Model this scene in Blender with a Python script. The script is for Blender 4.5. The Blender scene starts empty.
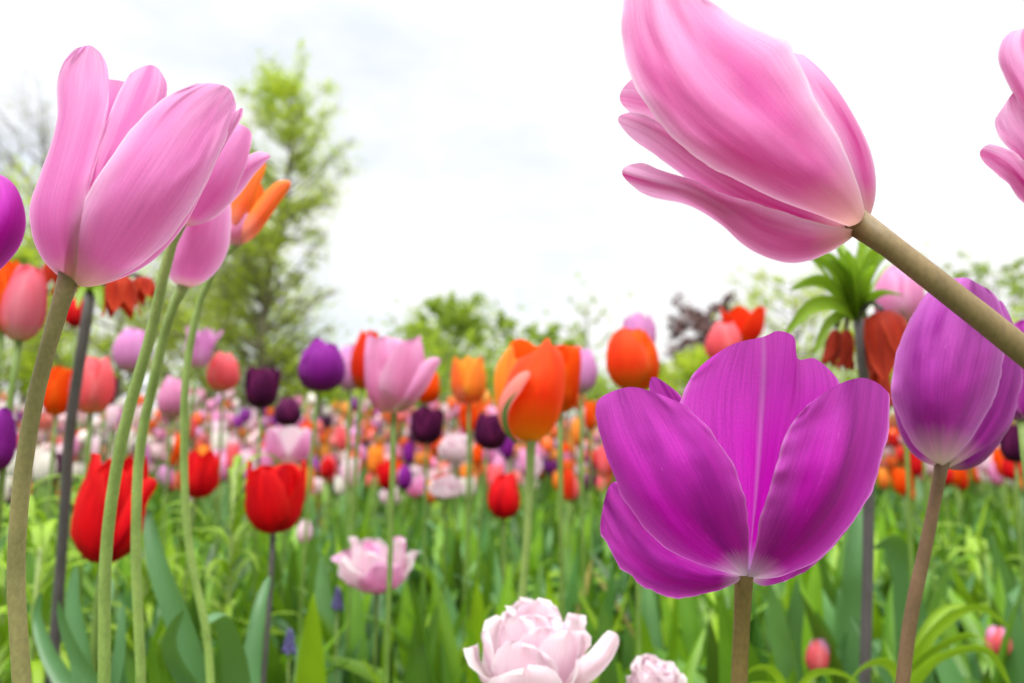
import bpy, math, random
import numpy as np
from mathutils import Vector, Matrix, noise

# ------------------------------------------------------------------ camera, sky, sun, exposure
SC = bpy.context.scene
W_PX, H_PX = 1024.0, 683.0
LENS = 24.0
F = LENS / 36.0 * W_PX
CAM_Z = 0.55
HORIZON = 425.0
TILT = math.atan((HORIZON - H_PX / 2) / F)
cam = bpy.data.objects.new('camera', bpy.data.cameras.new('camera'))
SC.collection.objects.link(cam)
cam.location = (0, 0, CAM_Z)
cam.rotation_euler = (math.pi / 2 + TILT, 0, 0)
cam.data.lens = LENS
cam.data.sensor_width = 36.0
cam.data.clip_start = 0.01
cam.data.clip_end = 2000
cam.data.dof.use_dof = True
cam.data.dof.focus_distance = 0.245
cam.data.dof.aperture_fstop = 7.5
SC.camera = cam

SUN_EL, SUN_AZ = 58.0, 200.0          # azimuth measured clockwise from +Y
world = bpy.data.worlds.new('World')
SC.world = world
world.use_nodes = True
nt = world.node_tree
nt.nodes.clear()
out = nt.nodes.new('ShaderNodeOutputWorld')
bg = nt.nodes.new('ShaderNodeBackground')
bg.inputs['Strength'].default_value = 0.1
sky = nt.nodes.new('ShaderNodeTexSky')
sky.sky_type = 'NISHITA'
sky.sun_disc = False
sky.sun_elevation = math.radians(SUN_EL)
sky.sun_rotation = math.radians(SUN_AZ)
tc = nt.nodes.new('ShaderNodeTexCoord')
mp = nt.nodes.new('ShaderNodeMapping')
mp.inputs['Scale'].default_value = (1.6, 1.6, 3.2)
mp.inputs['Location'].default_value = (0.35, 0.1, 0.0)
nz = nt.nodes.new('ShaderNodeTexNoise')
nz.inputs['Scale'].default_value = 1.7
nz.inputs['Detail'].default_value = 6
nz.inputs['Roughness'].default_value = 0.55
ramp = nt.nodes.new('ShaderNodeValToRGB')
ramp.color_ramp.elements[0].position = 0.30
ramp.color_ramp.elements[0].color = (0.93, 0.93, 0.93, 1)
ramp.color_ramp.elements[1].position = 0.62
ramp.color_ramp.elements[1].color = (1, 1, 1, 1)
cramp = nt.nodes.new('ShaderNodeValToRGB')     # brightness of the cloud deck
cramp.color_ramp.elements[0].position = 0.33
cramp.color_ramp.elements[0].color = (0.83, 0.875, 0.955, 1)
cramp.color_ramp.elements[1].position = 0.50
cramp.color_ramp.elements[1].color = (1.0, 1.0, 1.0, 1)
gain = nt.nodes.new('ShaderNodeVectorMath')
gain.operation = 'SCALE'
# added brightness in the unseen overhead sky, to light the flowers more
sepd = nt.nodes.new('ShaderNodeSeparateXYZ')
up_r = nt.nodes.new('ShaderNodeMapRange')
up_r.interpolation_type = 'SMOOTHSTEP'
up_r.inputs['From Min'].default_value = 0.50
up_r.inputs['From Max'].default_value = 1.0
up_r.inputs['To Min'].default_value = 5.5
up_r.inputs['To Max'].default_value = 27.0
mix = nt.nodes.new('ShaderNodeMixRGB')
L = nt.links.new
L(tc.outputs['Generated'], mp.inputs['Vector'])
L(mp.outputs['Vector'], nz.inputs['Vector'])
L(nz.outputs['Fac'], ramp.inputs['Fac'])
lean = nt.nodes.new('ShaderNodeMath')        # the cloud deck is thicker towards one side
lean.operation = 'MULTIPLY_ADD'
lean.inputs[1].default_value = 0.16
sepx = nt.nodes.new('ShaderNodeSeparateXYZ')
L(tc.outputs['Generated'], sepx.inputs[0])
L(sepx.outputs['X'], lean.inputs[0])
L(nz.outputs['Fac'], lean.inputs[2])
L(lean.outputs[0], cramp.inputs['Fac'])
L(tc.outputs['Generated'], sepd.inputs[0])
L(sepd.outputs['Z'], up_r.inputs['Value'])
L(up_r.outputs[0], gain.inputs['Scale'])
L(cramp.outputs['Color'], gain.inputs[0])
L(ramp.outputs['Color'], mix.inputs['Fac'])
L(sky.outputs['Color'], mix.inputs['Color1'])
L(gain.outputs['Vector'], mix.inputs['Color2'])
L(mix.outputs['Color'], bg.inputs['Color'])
L(bg.outputs['Background'], out.inputs['Surface'])

sun = bpy.data.objects.new('sun', bpy.data.lights.new('sun', 'SUN'))
SC.collection.objects.link(sun)
sun.data.energy = 1.5
sun.data.angle = math.radians(25)
sun.data.color = (1.0, 0.97, 0.92)
az = math.radians(SUN_AZ); el = math.radians(SUN_EL)
sdir = Vector((math.sin(az) * math.cos(el), math.cos(az) * math.cos(el), math.sin(el)))
sun.rotation_euler = sdir.to_track_quat('Z', 'Y').to_euler()

vs = SC.view_settings
vs.view_transform = 'Standard'
vs.look = 'None'
vs.exposure = 1.02
vs.gamma = 1.0
vs.use_curve_mapping = False
SC.cycles.max_bounces = 8
SC.cycles.diffuse_bounces = 5
SC.cycles.glossy_bounces = 2
SC.cycles.transmission_bounces = 5
SC.cycles.use_denoising = True

# ------------------------------------------------------------------ helpers
CT, ST = math.cos(TILT), math.sin(TILT)
AX_R = Vector((1, 0, 0)); AX_F = Vector((0, CT, ST)); AX_U = Vector((0, -ST, CT))
CAMP = Vector((0, 0, CAM_Z))


def at(px, py, D):
    """world point seen at photograph pixel (px, py), D metres in front of the camera"""
    return CAMP + AX_R * ((px - W_PX / 2) * D / F) + AX_U * ((H_PX / 2 - py) * D / F) + AX_F * D


def project(p):
    d = p - CAMP
    z = d.dot(AX_F)
    return W_PX / 2 + F * d.dot(AX_R) / z, H_PX / 2 - F * d.dot(AX_U) / z, z


def srgb(r, g, b):
    f = lambda c: (c / 255 / 12.92) if c / 255 <= 0.04045 else ((c / 255 + 0.055) / 1.055) ** 2.4
    return (f(r), f(g), f(b))


def link(o, parent=None):
    SC.collection.objects.link(o)
    if parent is not None:
        o.parent = parent
    return o


def mesh_from(name, verts, faces, mats, uvs=None, fmat=None, tint=None):
    me = bpy.data.meshes.new(name)
    me.from_pydata([tuple(v) for v in verts], [], faces)
    if not isinstance(mats, (list, tuple)):
        mats = [mats]
    for m in mats:
        me.materials.append(m)
    n = len(me.polygons)
    me.polygons.foreach_set('use_smooth', np.ones(n, dtype=bool))
    if fmat is not None:
        me.polygons.foreach_set('material_index', np.array(fmat, dtype=np.int32))
    if uvs is not None:
        lay = me.uv_layers.new(name='UVMap')
        idx = np.zeros(len(me.loops), dtype=np.int32)
        me.loops.foreach_get('vertex_index', idx)
        lay.data.foreach_set('uv', np.array(uvs, dtype=np.float32)[idx].ravel())
    if tint is not None:
        a = me.attributes.new('tint', 'FLOAT_COLOR', 'POINT')
        t = np.array(tint, dtype=np.float32)
        if t.shape[1] == 3:
            t = np.hstack([t, np.ones((len(t), 1), dtype=np.float32)])
        a.data.foreach_set('color', t.ravel())
    me.update()
    return me


def obj(name, verts, faces, mats, parent=None, uvs=None, fmat=None, tint=None):
    """link one mesh object; verts are in world space, parents are unrotated Empties"""
    if parent is not None:
        p = Vector(parent.location)
        q = parent
        while q.parent is not None:
            q = q.parent
            p += Vector(q.location)
        verts = [Vector(v) - p for v in verts]
    return link(bpy.data.objects.new(name, mesh_from(name, verts, faces, mats, uvs, fmat, tint)), parent)


def tag(o, label, cat, group=None):
    o['label'] = label
    o['category'] = cat
    if group:
        o['group'] = group
    return o


def thing(name, loc, label, cat, group=None):
    o = bpy.data.objects.new(name, None)
    o.empty_display_size = 0.02
    o.location = loc
    link(o)
    return tag(o, label, cat, group)


class MB:
    """collects shapes for one mesh"""
    def __init__(self):
        self.v, self.f, self.uv, self.fm, self.t = [], [], [], [], []

    def add(self, v, f, uv=None, m=0, tint=None):
        o = len(self.v)
        self.v.extend(v)
        self.f.extend([tuple(i + o for i in q) for q in f])
        self.uv.extend(uv if uv is not None else [(0.5, 0.5)] * len(v))
        self.fm.extend([m] * len(f))
        if tint is not None:
            self.t.extend([tint] * len(v))

    def build(self, name, mats, parent=None):
        return obj(name, self.v, self.f, mats, parent, self.uv, self.fm, self.t if self.t else None)


def catmull(P, ts):
    """P (n,k) array, ts in 0..1 -> uniform Catmull-Rom with quadratic end points"""
    P = np.asarray(P, dtype=float)
    n = len(P)
    if n == 2:
        ts = np.asarray(ts)[:, None]
        return P[0] * (1 - ts) + P[1] * ts
    first = 3 * P[0] - 3 * P[1] + P[2]
    last = 3 * P[-1] - 3 * P[-2] + P[-3]
    Q = np.vstack([first, P, last])
    x = np.clip(np.asarray(ts), 0, 1) * (n - 1)
    i = np.minimum(x.astype(int), n - 2)
    t = (x - i)[:, None]
    p0, p1, p2, p3 = Q[i], Q[i + 1], Q[i + 2], Q[i + 3]
    return 0.5 * (2 * p1 + (p2 - p0) * t + (2 * p0 - 5 * p1 + 4 * p2 - p3) * t ** 2 + (3 * p1 - p0 - 3 * p2 + p3) * t ** 3)


def resample(pts, ts):
    """polyline -> points at even arc length fractions ts on its smooth curve"""
    d = catmull(pts, np.linspace(0, 1, 12 * len(pts)))
    s = np.concatenate([[0], np.cumsum(np.linalg.norm(np.diff(d, axis=0), axis=1))])
    s /= s[-1]
    return np.stack([np.interp(ts, s, d[:, k]) for k in range(d.shape[1])], axis=1)


def spline(pts, ts):
    """smooth curve through unevenly spaced points (chord length Hermite), ts = arc length fractions"""
    P = np.array([tuple(p) for p in pts], dtype=float)
    if len(P) == 2:
        return P[0] + (P[1] - P[0]) * np.asarray(ts)[:, None]
    h = np.linalg.norm(np.diff(P, axis=0), axis=1) + 1e-9
    d = np.diff(P, axis=0) / h[:, None]
    m = np.zeros_like(P)
    m[1:-1] = (d[:-1] * h[1:, None] + d[1:] * h[:-1, None]) / (h[:-1] + h[1:])[:, None]
    m[0] = 1.5 * d[0] - .5 * m[1]
    m[-1] = 1.5 * d[-1] - .5 * m[-2]
    T = np.concatenate([[0], np.cumsum(h)])
    x = np.asarray(ts) * T[-1]
    i = np.clip(np.searchsorted(T, x, side='right') - 1, 0, len(h) - 1)
    t = ((x - T[i]) / h[i])[:, None]
    hi = h[i][:, None]
    return (2*t**3 - 3*t**2 + 1) * P[i] + (t**3 - 2*t**2 + t) * hi * m[i] + (-2*t**3 + 3*t**2) * P[i+1] + (t**3 - t**2) * hi * m[i+1]


def grid_faces(nr, nc):
    return [(r * nc + c, r * nc + c + 1, (r + 1) * nc + c + 1, (r + 1) * nc + c) for r in range(nr - 1) for c in range(nc - 1)]


def tube(mb, pts, radii, n=10, m=0, cap=True, ns=None, tint=None):
    pts = [Vector(p) for p in pts]
    if ns:
        ts = np.linspace(0, 1, ns)
        rr = np.interp(ts, np.linspace(0, 1, len(radii)), radii)
        pts = [Vector(p) for p in spline(pts, ts)]
        radii = list(rr)
    v, uv, f = [], [], []
    side = None
    for i, p in enumerate(pts):
        t = (pts[min(i + 1, len(pts) - 1)] - pts[max(i - 1, 0)]).normalized()
        if side is None:
            side = t.cross(Vector((0.13, 1, 0.07))).normalized()
        side = (side - t * side.dot(t)).normalized()
        up = t.cross(side)
        for k in range(n):
            a = 2 * math.pi * k / n
            v.append(p + (side * math.cos(a) + up * math.sin(a)) * radii[i])
            uv.append((i / (len(pts) - 1), k / n))
    for i in range(len(pts) - 1):
        for k in range(n):
            f.append((i * n + k, i * n + (k + 1) % n, (i + 1) * n + (k + 1) % n, (i + 1) * n + k))
    if cap:
        f.append(tuple(range(n - 1, -1, -1)))
        f.append(tuple((len(pts) - 1) * n + k for k in range(n)))
    mb.add(v, f, uv, m, tint)


def ribbon(mb, spine, width, side, fold=0.25, nv=5, nu=14, m=0, wave=0.0, tint=None, point=0.75, start=0.35, ph=0.0):
    """a leaf blade: spine points, widest half width, side direction, V shaped fold"""
    ts = np.linspace(0, 1, nu)
    S = [Vector(p) for p in spline(spine, ts)]
    v, uv = [], []
    sd = Vector(side).normalized()
    for i, p in enumerate(S):
        t = (S[min(i + 1, nu - 1)] - S[max(i - 1, 0)]).normalized()
        sd = (sd - t * sd.dot(t)).normalized()
        up = sd.cross(t)
        u = ts[i]
        w = width * max(0.02, (start + (1 - start) * math.sin(math.pi * min(u / 0.84, 1) * 0.5) ** 1.2) * (1 - u ** 3.2) ** point)
        for k in range(nv):
            s = -1 + 2 * k / (nv - 1)
            wv = wave * width * math.sin(9 * u + ph + 2.2 * (s > 0)) * abs(s)
            v.append(p + sd * (s * w) + up * (fold * w * s * s + wv))
            uv.append((u, 0.5 + 0.5 * s))
    mb.add(v, grid_faces(nu, nv), uv, m, tint)


# ------------------------------------------------------------------ materials
def new_mat(name):
    m = bpy.data.materials.new(name)
    m.use_nodes = True
    t = m.node_tree
    t.nodes.clear()
    return m, t


def ramp_node(t, elems):
    r = t.nodes.new('ShaderNodeValToRGB')
    e = r.color_ramp.elements
    e[0].position, e[0].color = elems[0][0], (*elems[0][1], 1)
    e[1].position, e[1].color = elems[-1][0], (*elems[-1][1], 1)
    for p, c in elems[1:-1]:
        x = e.new(p)
        x.color = (*c, 1)
    return r


def math_node(t, op, a, b=None):
    n = t.nodes.new('ShaderNodeMath')
    n.operation = op
    n.use_clamp = False
    for i, s in enumerate((a, b)):
        if s is None:
            continue
        if isinstance(s, (int, float)):
            n.inputs[i].default_value = s
        else:
            t.links.new(s, n.inputs[i])
    return n.outputs[0]


def mixc(t, fac, a, b, mode='MIX'):
    n = t.nodes.new('ShaderNodeMixRGB')
    n.blend_type = mode
    for s, i in ((fac, 'Fac'), (a, 'Color1'), (b, 'Color2')):
        if isinstance(s, (int, float)):
            n.inputs[i].default_value = s
        elif isinstance(s, tuple):
            n.inputs[i].default_value = (*s, 1)
        else:
            t.links.new(s, n.inputs[i])
    return n.outputs['Color']


def finish(t, col, trans, rough=0.45, bump=None, bstr=0.15, bdist=0.001, trans_col=None, spec=0.35, sheen=0.0):
    out = t.nodes.new('ShaderNodeOutputMaterial')
    p = t.nodes.new('ShaderNodeBsdfPrincipled')
    p.inputs['Roughness'].default_value = rough
    p.inputs['Specular IOR Level'].default_value = spec
    if sheen:
        p.inputs['Sheen Weight'].default_value = sheen
    t.links.new(col, p.inputs['Base Color'])
    if bump is not None:
        b = t.nodes.new('ShaderNodeBump')
        b.inputs['Strength'].default_value = bstr
        b.inputs['Distance'].default_value = bdist
        t.links.new(bump, b.inputs['Height'])
        t.links.new(b.outputs[0], p.inputs['Normal'])
    if trans > 0:
        tr = t.nodes.new('ShaderNodeBsdfTranslucent')
        t.links.new(trans_col if trans_col is not None else col, tr.inputs['Color'])
        mx = t.nodes.new('ShaderNodeMixShader')
        mx.inputs[0].default_value = trans
        t.links.new(p.outputs[0], mx.inputs[1])
        t.links.new(tr.outputs[0], mx.inputs[2])
        t.links.new(mx.outputs[0], out.inputs[0])
    else:
        t.links.new(p.outputs[0], out.inputs[0])


def petal_mat(name, main, edge, base, deep, trans=0.42, base_at=0.14, edge_w=0.5, streak=0.6, rib=None, rib_amt=0.5, fine=1.0, rib_w=0.05, rib_v=0.5, scuff=0.0, rimw=0.6, bv=5.0, rimc=None):
    """petal colouring laid out along (u) and across (v) the petal: veins, pale margin, coloured base, midrib"""
    m, t = new_mat(name)
    uv = t.nodes.new('ShaderNodeUVMap')
    sep = t.nodes.new('ShaderNodeSeparateXYZ')
    t.links.new(uv.outputs[0], sep.inputs[0])
    u, v = sep.outputs[0], sep.outputs[1]
    oi = t.nodes.new('ShaderNodeObjectInfo')
    off = math_node(t, 'MULTIPLY', oi.outputs['Random'], 37.0)

    def streaks(su, sv, det, rgh):
        # veins fan out from the petal's base: spread v as u grows
        c = t.nodes.new('ShaderNodeCombineXYZ')
        t.links.new(math_node(t, 'MULTIPLY', u, su), c.inputs[0])
        t.links.new(math_node(t, 'MULTIPLY', v, sv), c.inputs[1])
        t.links.new(off, c.inputs[2])
        n = t.nodes.new('ShaderNodeTexNoise')
        n.inputs['Scale'].default_value = 1.0
        n.inputs['Detail'].default_value = det
        n.inputs['Roughness'].default_value = rgh
        t.links.new(c.outputs[0], n.inputs['Vector'])
        return n.outputs['Fac']
    broad = streaks(1.6, bv, 3, 0.45)
    veins = streaks(2.6, 120.0, 4, 0.6)
    hairs = streaks(90.0, 220.0, 2, 0.6)
    av = math_node(t, 'ABSOLUTE', math_node(t, 'SUBTRACT', v, 0.5))
    ev = math_node(t, 'MULTIPLY', av, 2.0)
    # margin: towards v edges and the tip
    tip = math_node(t, 'POWER', u, 2.2)
    e1 = math_node(t, 'POWER', ev, 2.2)
    em = math_node(t, 'MAXIMUM', e1, math_node(t, 'MULTIPLY', tip, 0.9))
    em = math_node(t, 'MULTIPLY', em, edge_w)
    em = math_node(t, 'MINIMUM', math_node(t, 'ADD', em, math_node(t, 'MULTIPLY', math_node(t, 'SUBTRACT', broad, 0.5), 0.5)), 1.0)
    em = math_node(t, 'MAXIMUM', em, 0.0)
    col = mixc(t, em, main, edge)
    # deep coloured flames between the veins
    fl = ramp_node(t, [(0.36, (0, 0, 0)), (0.70, (1, 1, 1))])
    t.links.new(broad, fl.inputs[0])
    belly = math_node(t, 'MULTIPLY', math_node(t, 'MULTIPLY', fl.outputs[0], streak), math_node(t, 'SUBTRACT', 1.0, math_node(t, 'MULTIPLY', e1, 0.8)))
    col = mixc(t, belly, col, deep)
    vr = ramp_node(t, [(0.30, (0.78, 0.72, 0.78)), (0.52, (1, 1, 1)), (0.74, (1.10, 1.16, 1.12))])
    t.links.new(veins, vr.inputs[0])
    col = mixc(t, 0.75 * fine, col, vr.outputs[0], 'MULTIPLY')
    hr = ramp_node(t, [(0.35, (0.88, 0.88, 0.88)), (0.65, (1.08, 1.08, 1.08))])
    t.links.new(hairs, hr.inputs[0])
    col = mixc(t, 0.6 * fine, col, hr.outputs[0], 'MULTIPLY')
    if scuff:
        sc = streaks(11.0, 70.0, 3, 0.6)
        sr = ramp_node(t, [(0.70, (0, 0, 0)), (0.76, (1, 1, 1))])
        t.links.new(sc, sr.inputs[0])
        col = mixc(t, math_node(t, 'MULTIPLY', sr.outputs[0], scuff), col, edge)
    if rib is not None:
        rr = ramp_node(t, [(0.0, (1, 1, 1)), (rib_w, (0, 0, 0))])
        t.links.new(math_node(t, 'ABSOLUTE', math_node(t, 'SUBTRACT', v, rib_v)), rr.inputs[0])
        col = mixc(t, math_node(t, 'MULTIPLY', rr.outputs[0], rib_amt), col, rib)
    br = ramp_node(t, [(0.0, (1, 1, 1)), (base_at, (0.5, 0.5, 0.5)), (base_at * 2.3, (0, 0, 0))])
    t.links.new(math_node(t, 'ADD', u, math_node(t, 'MULTIPLY', math_node(t, 'SUBTRACT', veins, 0.5), 0.16)), br.inputs[0])
    col = mixc(t, math_node(t, 'MULTIPLY', br.outputs[0], 0.9), col, base)
    rm = ramp_node(t, [(0.93, (0, 0, 0)), (0.99, (1, 1, 1))])
    t.links.new(ev, rm.inputs[0])
    col = mixc(t, math_node(t, 'MULTIPLY', rm.outputs[0], rimw), col, rimc or edge)
    hs = t.nodes.new('ShaderNodeGamma')
    hs.inputs['Gamma'].default_value = 1.3
    t.links.new(col, hs.inputs['Color'])
    bh = math_node(t, 'ADD', math_node(t, 'MULTIPLY', veins, 0.7), math_node(t, 'MULTIPLY', hairs, 0.35))
    finish(t, col, trans, rough=0.5, bump=bh, bstr=0.30 * fine, bdist=0.0008, trans_col=hs.outputs[0], spec=0.07)
    return m


def leaf_mat(name, col, vein, trans=0.35, attr=False, rough=0.42):
    m, t = new_mat(name)
    uv = t.nodes.new('ShaderNodeUVMap')
    mp = t.nodes.new('ShaderNodeMapping')
    mp.inputs['Scale'].default_value = (1.5, 34, 1)
    n = t.nodes.new('ShaderNodeTexNoise')
    n.inputs['Scale'].default_value = 1.0
    n.inputs['Detail'].default_value = 3
    t.links.new(uv.outputs[0], mp.inputs[0])
    t.links.new(mp.outputs[0], n.inputs['Vector'])
    g = t.nodes.new('ShaderNodeTexCoord')
    n2 = t.nodes.new('ShaderNodeTexNoise')
    n2.inputs['Scale'].default_value = 18
    t.links.new(g.outputs['Object'], n2.inputs['Vector'])
    base = col
    if attr:
        a = t.nodes.new('ShaderNodeAttribute')
        a.attribute_name = 'tint'
        base = a.outputs['Color']
        c = mixc(t, math_node(t, 'MULTIPLY', n.outputs['Fac'], 0.45), base, vein, 'MULTIPLY')
    else:
        c = mixc(t, n.outputs['Fac'], col, vein)
    r2 = ramp_node(t, [(0.3, (0.78, 0.80, 0.75)), (0.7, (1.12, 1.08, 1.1))])
    t.links.new(n2.outputs['Fac'], r2.inputs[0])
    c = mixc(t, 1.0, c, r2.outputs[0], 'MULTIPLY')
    tcol = mixc(t, 0.6, c, (0.9, 1.0, 0.25), 'MULTIPLY')
    tcol = mixc(t, 0.35, tcol, (0.25, 0.42, 0.03))
    finish(t, c, trans, rough=rough, bump=n.outputs['Fac'], bstr=0.2, trans_col=tcol, spec=0.4)
    return m


def stem_mat(name, low, high, speck=0.16):
    m, t = new_mat(name)
    uv = t.nodes.new('ShaderNodeUVMap')
    sep = t.nodes.new('ShaderNodeSeparateXYZ')
    t.links.new(uv.outputs[0], sep.inputs[0])
    g = t.nodes.new('ShaderNodeTexCoord')
    mp = t.nodes.new('ShaderNodeMapping')
    mp.inputs['Scale'].default_value = (1, 1, 0.6)
    t.links.new(g.outputs['Object'], mp.inputs[0])
    n = t.nodes.new('ShaderNodeTexNoise')
    n.inputs['Scale'].default_value = 700
    n.inputs['Detail'].default_value = 4
    t.links.new(mp.outputs[0], n.inputs['Vector'])
    c = mixc(t, sep.outputs[0], low, high)
    r = ramp_node(t, [(0.3, (1 - speck, 1 - speck, 1 - speck)), (0.7, (1 + speck * 0.6,) * 3)])
    t.links.new(n.outputs['Fac'], r.inputs[0])
    c = mixc(t, 1.0, c, r.outputs[0], 'MULTIPLY')
    n3 = t.nodes.new('ShaderNodeTexNoise')
    n3.inputs['Scale'].default_value = 70
    n3.inputs['Detail'].default_value = 3
    t.links.new(mp.outputs[0], n3.inputs['Vector'])
    r3 = ramp_node(t, [(0.32, (0.78, 0.80, 0.74)), (0.55, (1, 1, 1)), (0.74, (1.14, 1.10, 1.12))])
    t.links.new(n3.outputs['Fac'], r3.inputs[0])
    c = mixc(t, 1.0, c, r3.outputs[0], 'MULTIPLY')
    finish(t, c, 0.0, rough=0.5, bump=n.outputs['Fac'], bstr=0.10, bdist=0.0003, spec=0.3)
    return m


M = {}
M['purple'] = petal_mat('purple_petal', (0.55, 0.014, 0.46), (0.76, 0.20, 0.72), (0.80, 0.70, 0.78), (0.24, 0.0, 0.22), trans=0.44, base_at=0.06, streak=0.7, edge_w=0.55, fine=1.1, scuff=0.55, rimw=.45, rimc=(0.88, 0.50, 0.88))
M['purple_rib'] = petal_mat('purple_ribbed_petal', (0.72, 0.026, 0.62), (0.82, 0.26, 0.78), (0.66, 0.62, 0.80), (0.54, 0.006, 0.48), trans=0.52, base_at=0.06, streak=0.5, edge_w=0.50, rib=(0.82, 0.38, 0.80), rib_amt=0.45, rib_w=0.020, rib_v=0.286, fine=1.1, scuff=0.5, rimw=.45, rimc=(0.88, 0.50, 0.88))
M['mauve'] = petal_mat('mauve_petal', (0.54, 0.05, 0.48), (0.72, 0.32, 0.72), (0.74, 0.66, 0.48), (0.26, 0.003, 0.24), trans=0.44, base_at=0.10, streak=0.9, edge_w=0.65, fine=1.1, scuff=0.5, rimw=.8)
M['pink'] = petal_mat('pink_petal', (0.78, 0.25, 0.58), (0.90, 0.62, 0.83), (0.82, 0.64, 0.50), (0.70, 0.12, 0.45), trans=0.52, base_at=0.06, streak=0.7, edge_w=0.85, fine=.75, bv=3.6, rimc=(0.94, 0.78, 0.88))
M['pink_fade'] = petal_mat('fading_pink_petal', (0.77, 0.21, 0.52), (0.91, 0.64, 0.86), (0.82, 0.60, 0.46), (0.63, 0.055, 0.32), trans=0.50, base_at=0.09, streak=1.0, edge_w=0.9, fine=.75, scuff=.3, bv=3.0, rimc=(0.94, 0.78, 0.88))
M['soft_pink'] = petal_mat('soft_pink_petal', (0.84, 0.33, 0.63), (0.90, 0.66, 0.82), (0.80, 0.66, 0.52), (0.80, 0.19, 0.49), trans=0.5, streak=0.5, edge_w=0.7)
M['coral'] = petal_mat('coral_petal', (0.90, 0.15, 0.18), (0.92, 0.40, 0.42), (0.85, 0.55, 0.35), (0.86, 0.07, 0.10), streak=0.6, trans=.5)
M['salmon'] = petal_mat('salmon_pink_petal', (0.88, 0.24, 0.36), (0.90, 0.08, 0.12), (0.88, 0.78, 0.62), (0.88, 0.42, 0.52), streak=0.6, edge_w=0.7, trans=.5)
M['red'] = petal_mat('red_petal', (0.82, 0.006, 0.014), (0.90, 0.045, 0.035), (0.42, 0.002, 0.02), (0.45, 0.0, 0.010), streak=0.9, trans=0.45)
M['scarlet'] = petal_mat('scarlet_petal', (0.80, 0.035, 0.012), (0.86, 0.14, 0.02), (0.80, 0.30, 0.03), (0.75, 0.012, 0.01), streak=0.5)
M['orange'] = petal_mat('orange_petal', (0.90, 0.095, 0.004), (0.92, 0.26, 0.02), (0.80, 0.38, 0.03), (0.86, 0.035, 0.006), streak=0.7, base_at=0.12, trans=0.5)
M['orange_hero'] = petal_mat('striped_orange_petal', (0.90, 0.085, 0.008), (0.90, 0.22, 0.10), (0.66, 0.36, 0.02), (0.84, 0.020, 0.006), streak=0.8, base_at=0.20, edge_w=0.5, trans=0.5)
M['orange_fold'] = petal_mat('green_striped_petal', (0.84, 0.26, 0.22), (0.86, 0.36, 0.30), (0.50, 0.40, 0.06), (0.85, 0.30, 0.24), rib=(0.17, 0.24, 0.10), rib_amt=0.0, streak=0.3)
M['amber'] = petal_mat('amber_petal', (0.90, 0.30, 0.03), (0.95, 0.55, 0.08), (0.88, 0.22, 0.18), (0.88, 0.13, 0.05), streak=0.6, edge_w=0.8, trans=.5)
M['flame'] = petal_mat('flame_petal', (0.86, 0.19, 0.05), (0.90, 0.33, 0.04), (0.86, 0.45, 0.42), (0.80, 0.06, 0.02), streak=0.8, edge_w=0.7, base_at=0.2)
M['violet'] = petal_mat('violet_petal', (0.27, 0.014, 0.30), (0.42, 0.07, 0.47), (0.18, 0.03, 0.18), (0.17, 0.005, 0.20), streak=0.6, trans=0.4)
M['dark'] = petal_mat('dark_maroon_petal', (0.065, 0.006, 0.045), (0.24, 0.025, 0.13), (0.05, 0.01, 0.03), (0.022, 0.002, 0.024), streak=0.7, trans=0.25, edge_w=.6)
M['blush'] = petal_mat('blush_petal', (0.90, 0.74, 0.82), (0.92, 0.87, 0.88), (0.88, 0.66, 0.70), (0.88, 0.50, 0.64), streak=0.5, edge_w=0.85, trans=0.58, base_at=0.12, fine=.6)
M['white'] = petal_mat('white_petal', (0.83, 0.80, 0.72), (0.88, 0.86, 0.82), (0.75, 0.75, 0.45), (0.84, 0.72, 0.70), streak=0.4)
M['rust'] = petal_mat('rust_petal', (0.40, 0.028, 0.012), (0.55, 0.075, 0.03), (0.22, 0.03, 0.02), (0.24, 0.022, 0.014), streak=0.8, trans=0.35)
M['rust_bright'] = petal_mat('bright_rust_petal', (0.56, 0.035, 0.012), (0.66, 0.11, 0.04), (0.26, 0.02, 0.02), (0.30, 0.015, 0.010), streak=0.8, trans=0.4)
M['lilac'] = petal_mat('lilac_petal', (0.72, 0.30, 0.62), (0.82, 0.52, 0.76), (0.75, 0.6, 0.55), (0.66, 0.18, 0.54), streak=0.5)

M['stem_olive'] = stem_mat('olive_stem', (0.24, 0.32, 0.03), (0.33, 0.26, 0.14))
M['stem_brown'] = stem_mat('brown_stem', (0.17, 0.14, 0.03), (0.20, 0.135, 0.045))
M['stem_tan'] = stem_mat('tan_stem', (0.20, 0.14, 0.03), (0.22, 0.155, 0.075))
M['stem_mauve'] = stem_mat('mauve_stem', (0.17, 0.115, 0.03), (0.23, 0.135, 0.085))
M['stem_green'] = stem_mat('green_stem', (0.22, 0.38, 0.05), (0.28, 0.37, 0.12), 0.15)
M['stem_mid'] = stem_mat('mid_green_stem', (0.13, 0.27, 0.03), (0.17, 0.25, 0.06), 0.15)
M['stem_dark'] = stem_mat('dark_stem', (0.085, 0.065, 0.085), (0.11, 0.10, 0.10), 0.2)
M['leaf_blue'] = leaf_mat('blue_green_leaf', (0.055, 0.155, 0.055), (0.10, 0.23, 0.08), trans=.22, rough=.36)
M['leaf_green'] = leaf_mat('green_leaf', (0.085, 0.21, 0.02), (0.13, 0.27, 0.035))
M['leaf_lime'] = leaf_mat('lime_leaf', (0.20, 0.36, 0.012), (0.28, 0.43, 0.02))
M['leaf_deep'] = leaf_mat('deep_green_leaf', (0.15, 0.28, 0.010), (0.26, 0.41, 0.025))
M['foliage'] = leaf_mat('mixed_foliage', None, (0.6, 0.75, 0.5), trans=.30, attr=True, rough=.38)
M['petals_mixed'] = leaf_mat('mixed_petals', None, (0.9, 0.85, 0.85), attr=True, trans=0.0)

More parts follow.
